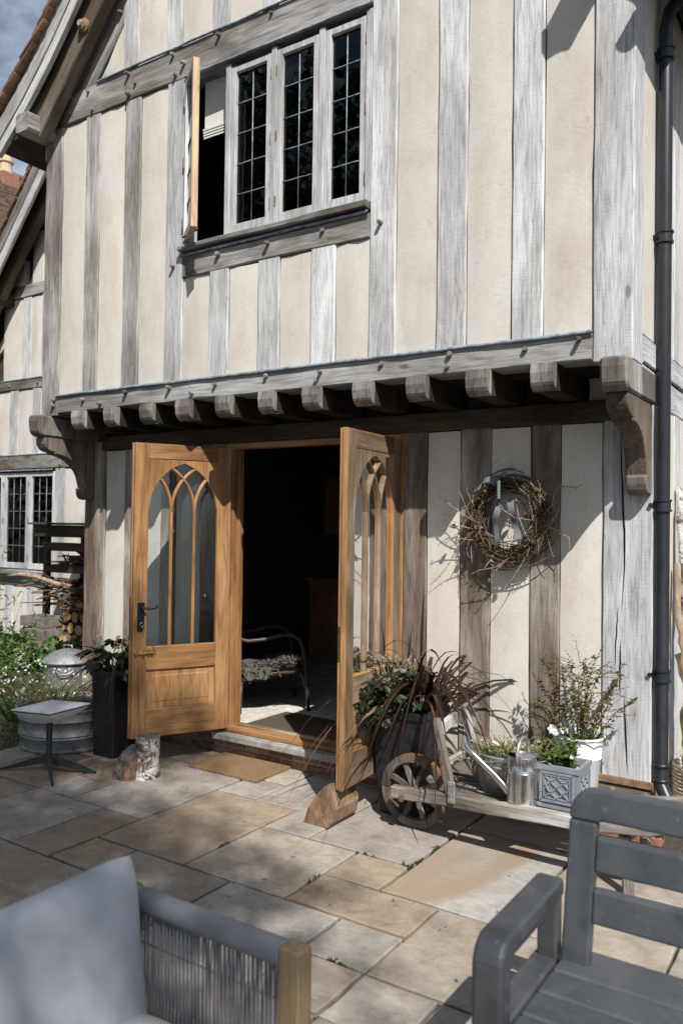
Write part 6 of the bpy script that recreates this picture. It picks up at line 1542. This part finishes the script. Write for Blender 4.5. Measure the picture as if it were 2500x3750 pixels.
# ------------------------------------------------------------------ trees behind the viewpoint (dapple the patio, show in the glass)
def tree(label, loc, height, crowns, nclump, per, seed, leafL=.10, sz=(.22, .5)):
    rg = random.Random(seed); t = thing('tree', label, 'tree', loc); tr, cr_ = MB(), MB(); cc = Vector(crowns[0][0])
    tr.tube([(0, 0, -.05), (.1, 0, height*.3), cc*.7, cc], [.22, .17, .12, .05], 10)
    for q_, (ctr, rad) in enumerate(crowns):
        c0 = Vector(ctr)
        if q_: tr.tube([cc*.75, (cc*.75+c0)*.52, c0], [.09, .06, .03], 7)
        for i in range(int(nclump*(1 if q_ == 0 else rad[0]**2/crowns[0][1][0]**2))):
            d = rdir(rg, -.9, 1); c = c0+Vector((d.x*rad[0], d.y*rad[1], d.z*rad[2]))*rg.random()**.45
            if i % 3 == 0: tr.tube([c0.lerp(cc, .2), (c0+c)*.51, c], [.035, .02, .008], 5)
            s_ = rg.uniform(*sz)
            for j in range(per):
                q = c+Vector((rg.gauss(0, s_), rg.gauss(0, s_), rg.gauss(0, s_*.6))); leaf(cr_, q, rdir(rg, -1, 1), rdir(rg, -.2, 1), leafL*rg.uniform(.7, 1.3), leafL*.6)
    tr.build('trunk', 'log_bark', t, smooth=True); cr_.build('crown', 'leaf_tree', t); return t
tree('leafy tree standing behind the viewpoint, its crown dappling the patio', (4.1, -6.1, 0), 12, [((-.33, .14, 12.4), (2.65, 2.65, 2.0)), ((-1.6, 1.45, 12.2), (1.2, 1.2, 1.1))], 176, 105, 5, .105, (.16, .36))
tree('broad dense tree behind the viewpoint, mirrored in the upstairs window', (-13.0, -9.0, 0), 12, [((0, 0, 8.5), (5, 5, 5))], 260, 26, 6, .36, (.3, .6))
tree('spreading dense tree beyond the lawn, mirrored in the wing window', (-22.0, -3.0, 0), 9, [((0, 0, 5.0), (5, 5, 4.5))], 220, 26, 8, .36, (.3, .6))
for o in bpy.data.objects:
    if o.parent is not None and o.name.split('.')[0] in ('leaves', 'stems', 'flowers', 'blades', 'dry_blades', 'moss', 'pale_twigs', 'twig_ring', 'twigs', 'red_leaves', 'grassy_leaves', 'crown', 'long_blades', 'broad_leaves'):
        o['kind'] = 'stuff'

lt = MB(); rg = random.Random(66)
for i in range(110):
    x, y = rg.uniform(-5.0, -.6), rg.uniform(1.9, 4.4); a = rg.uniform(0, 6.28); l = rg.uniform(.008, .03)
    if rg.random() < .5: lt.tube([(x, y, .004), (x+math.cos(a)*l*.6, y+math.sin(a)*l*.6, .006), (x+math.cos(a+.3)*l*1.4, y+math.sin(a+.3)*l*1.4, .004)], .0014, 4)
    else: leaf(lt, (x, y, .004), (math.cos(a), math.sin(a), .12), (0, 0, 1), l*.8, l*.4, curl=-.2)
tag(lt.build('leaf_litter', 'stick'), 'dry scraps of leaf and twig scattered over the paving', 'leaf litter', kind='stuff')
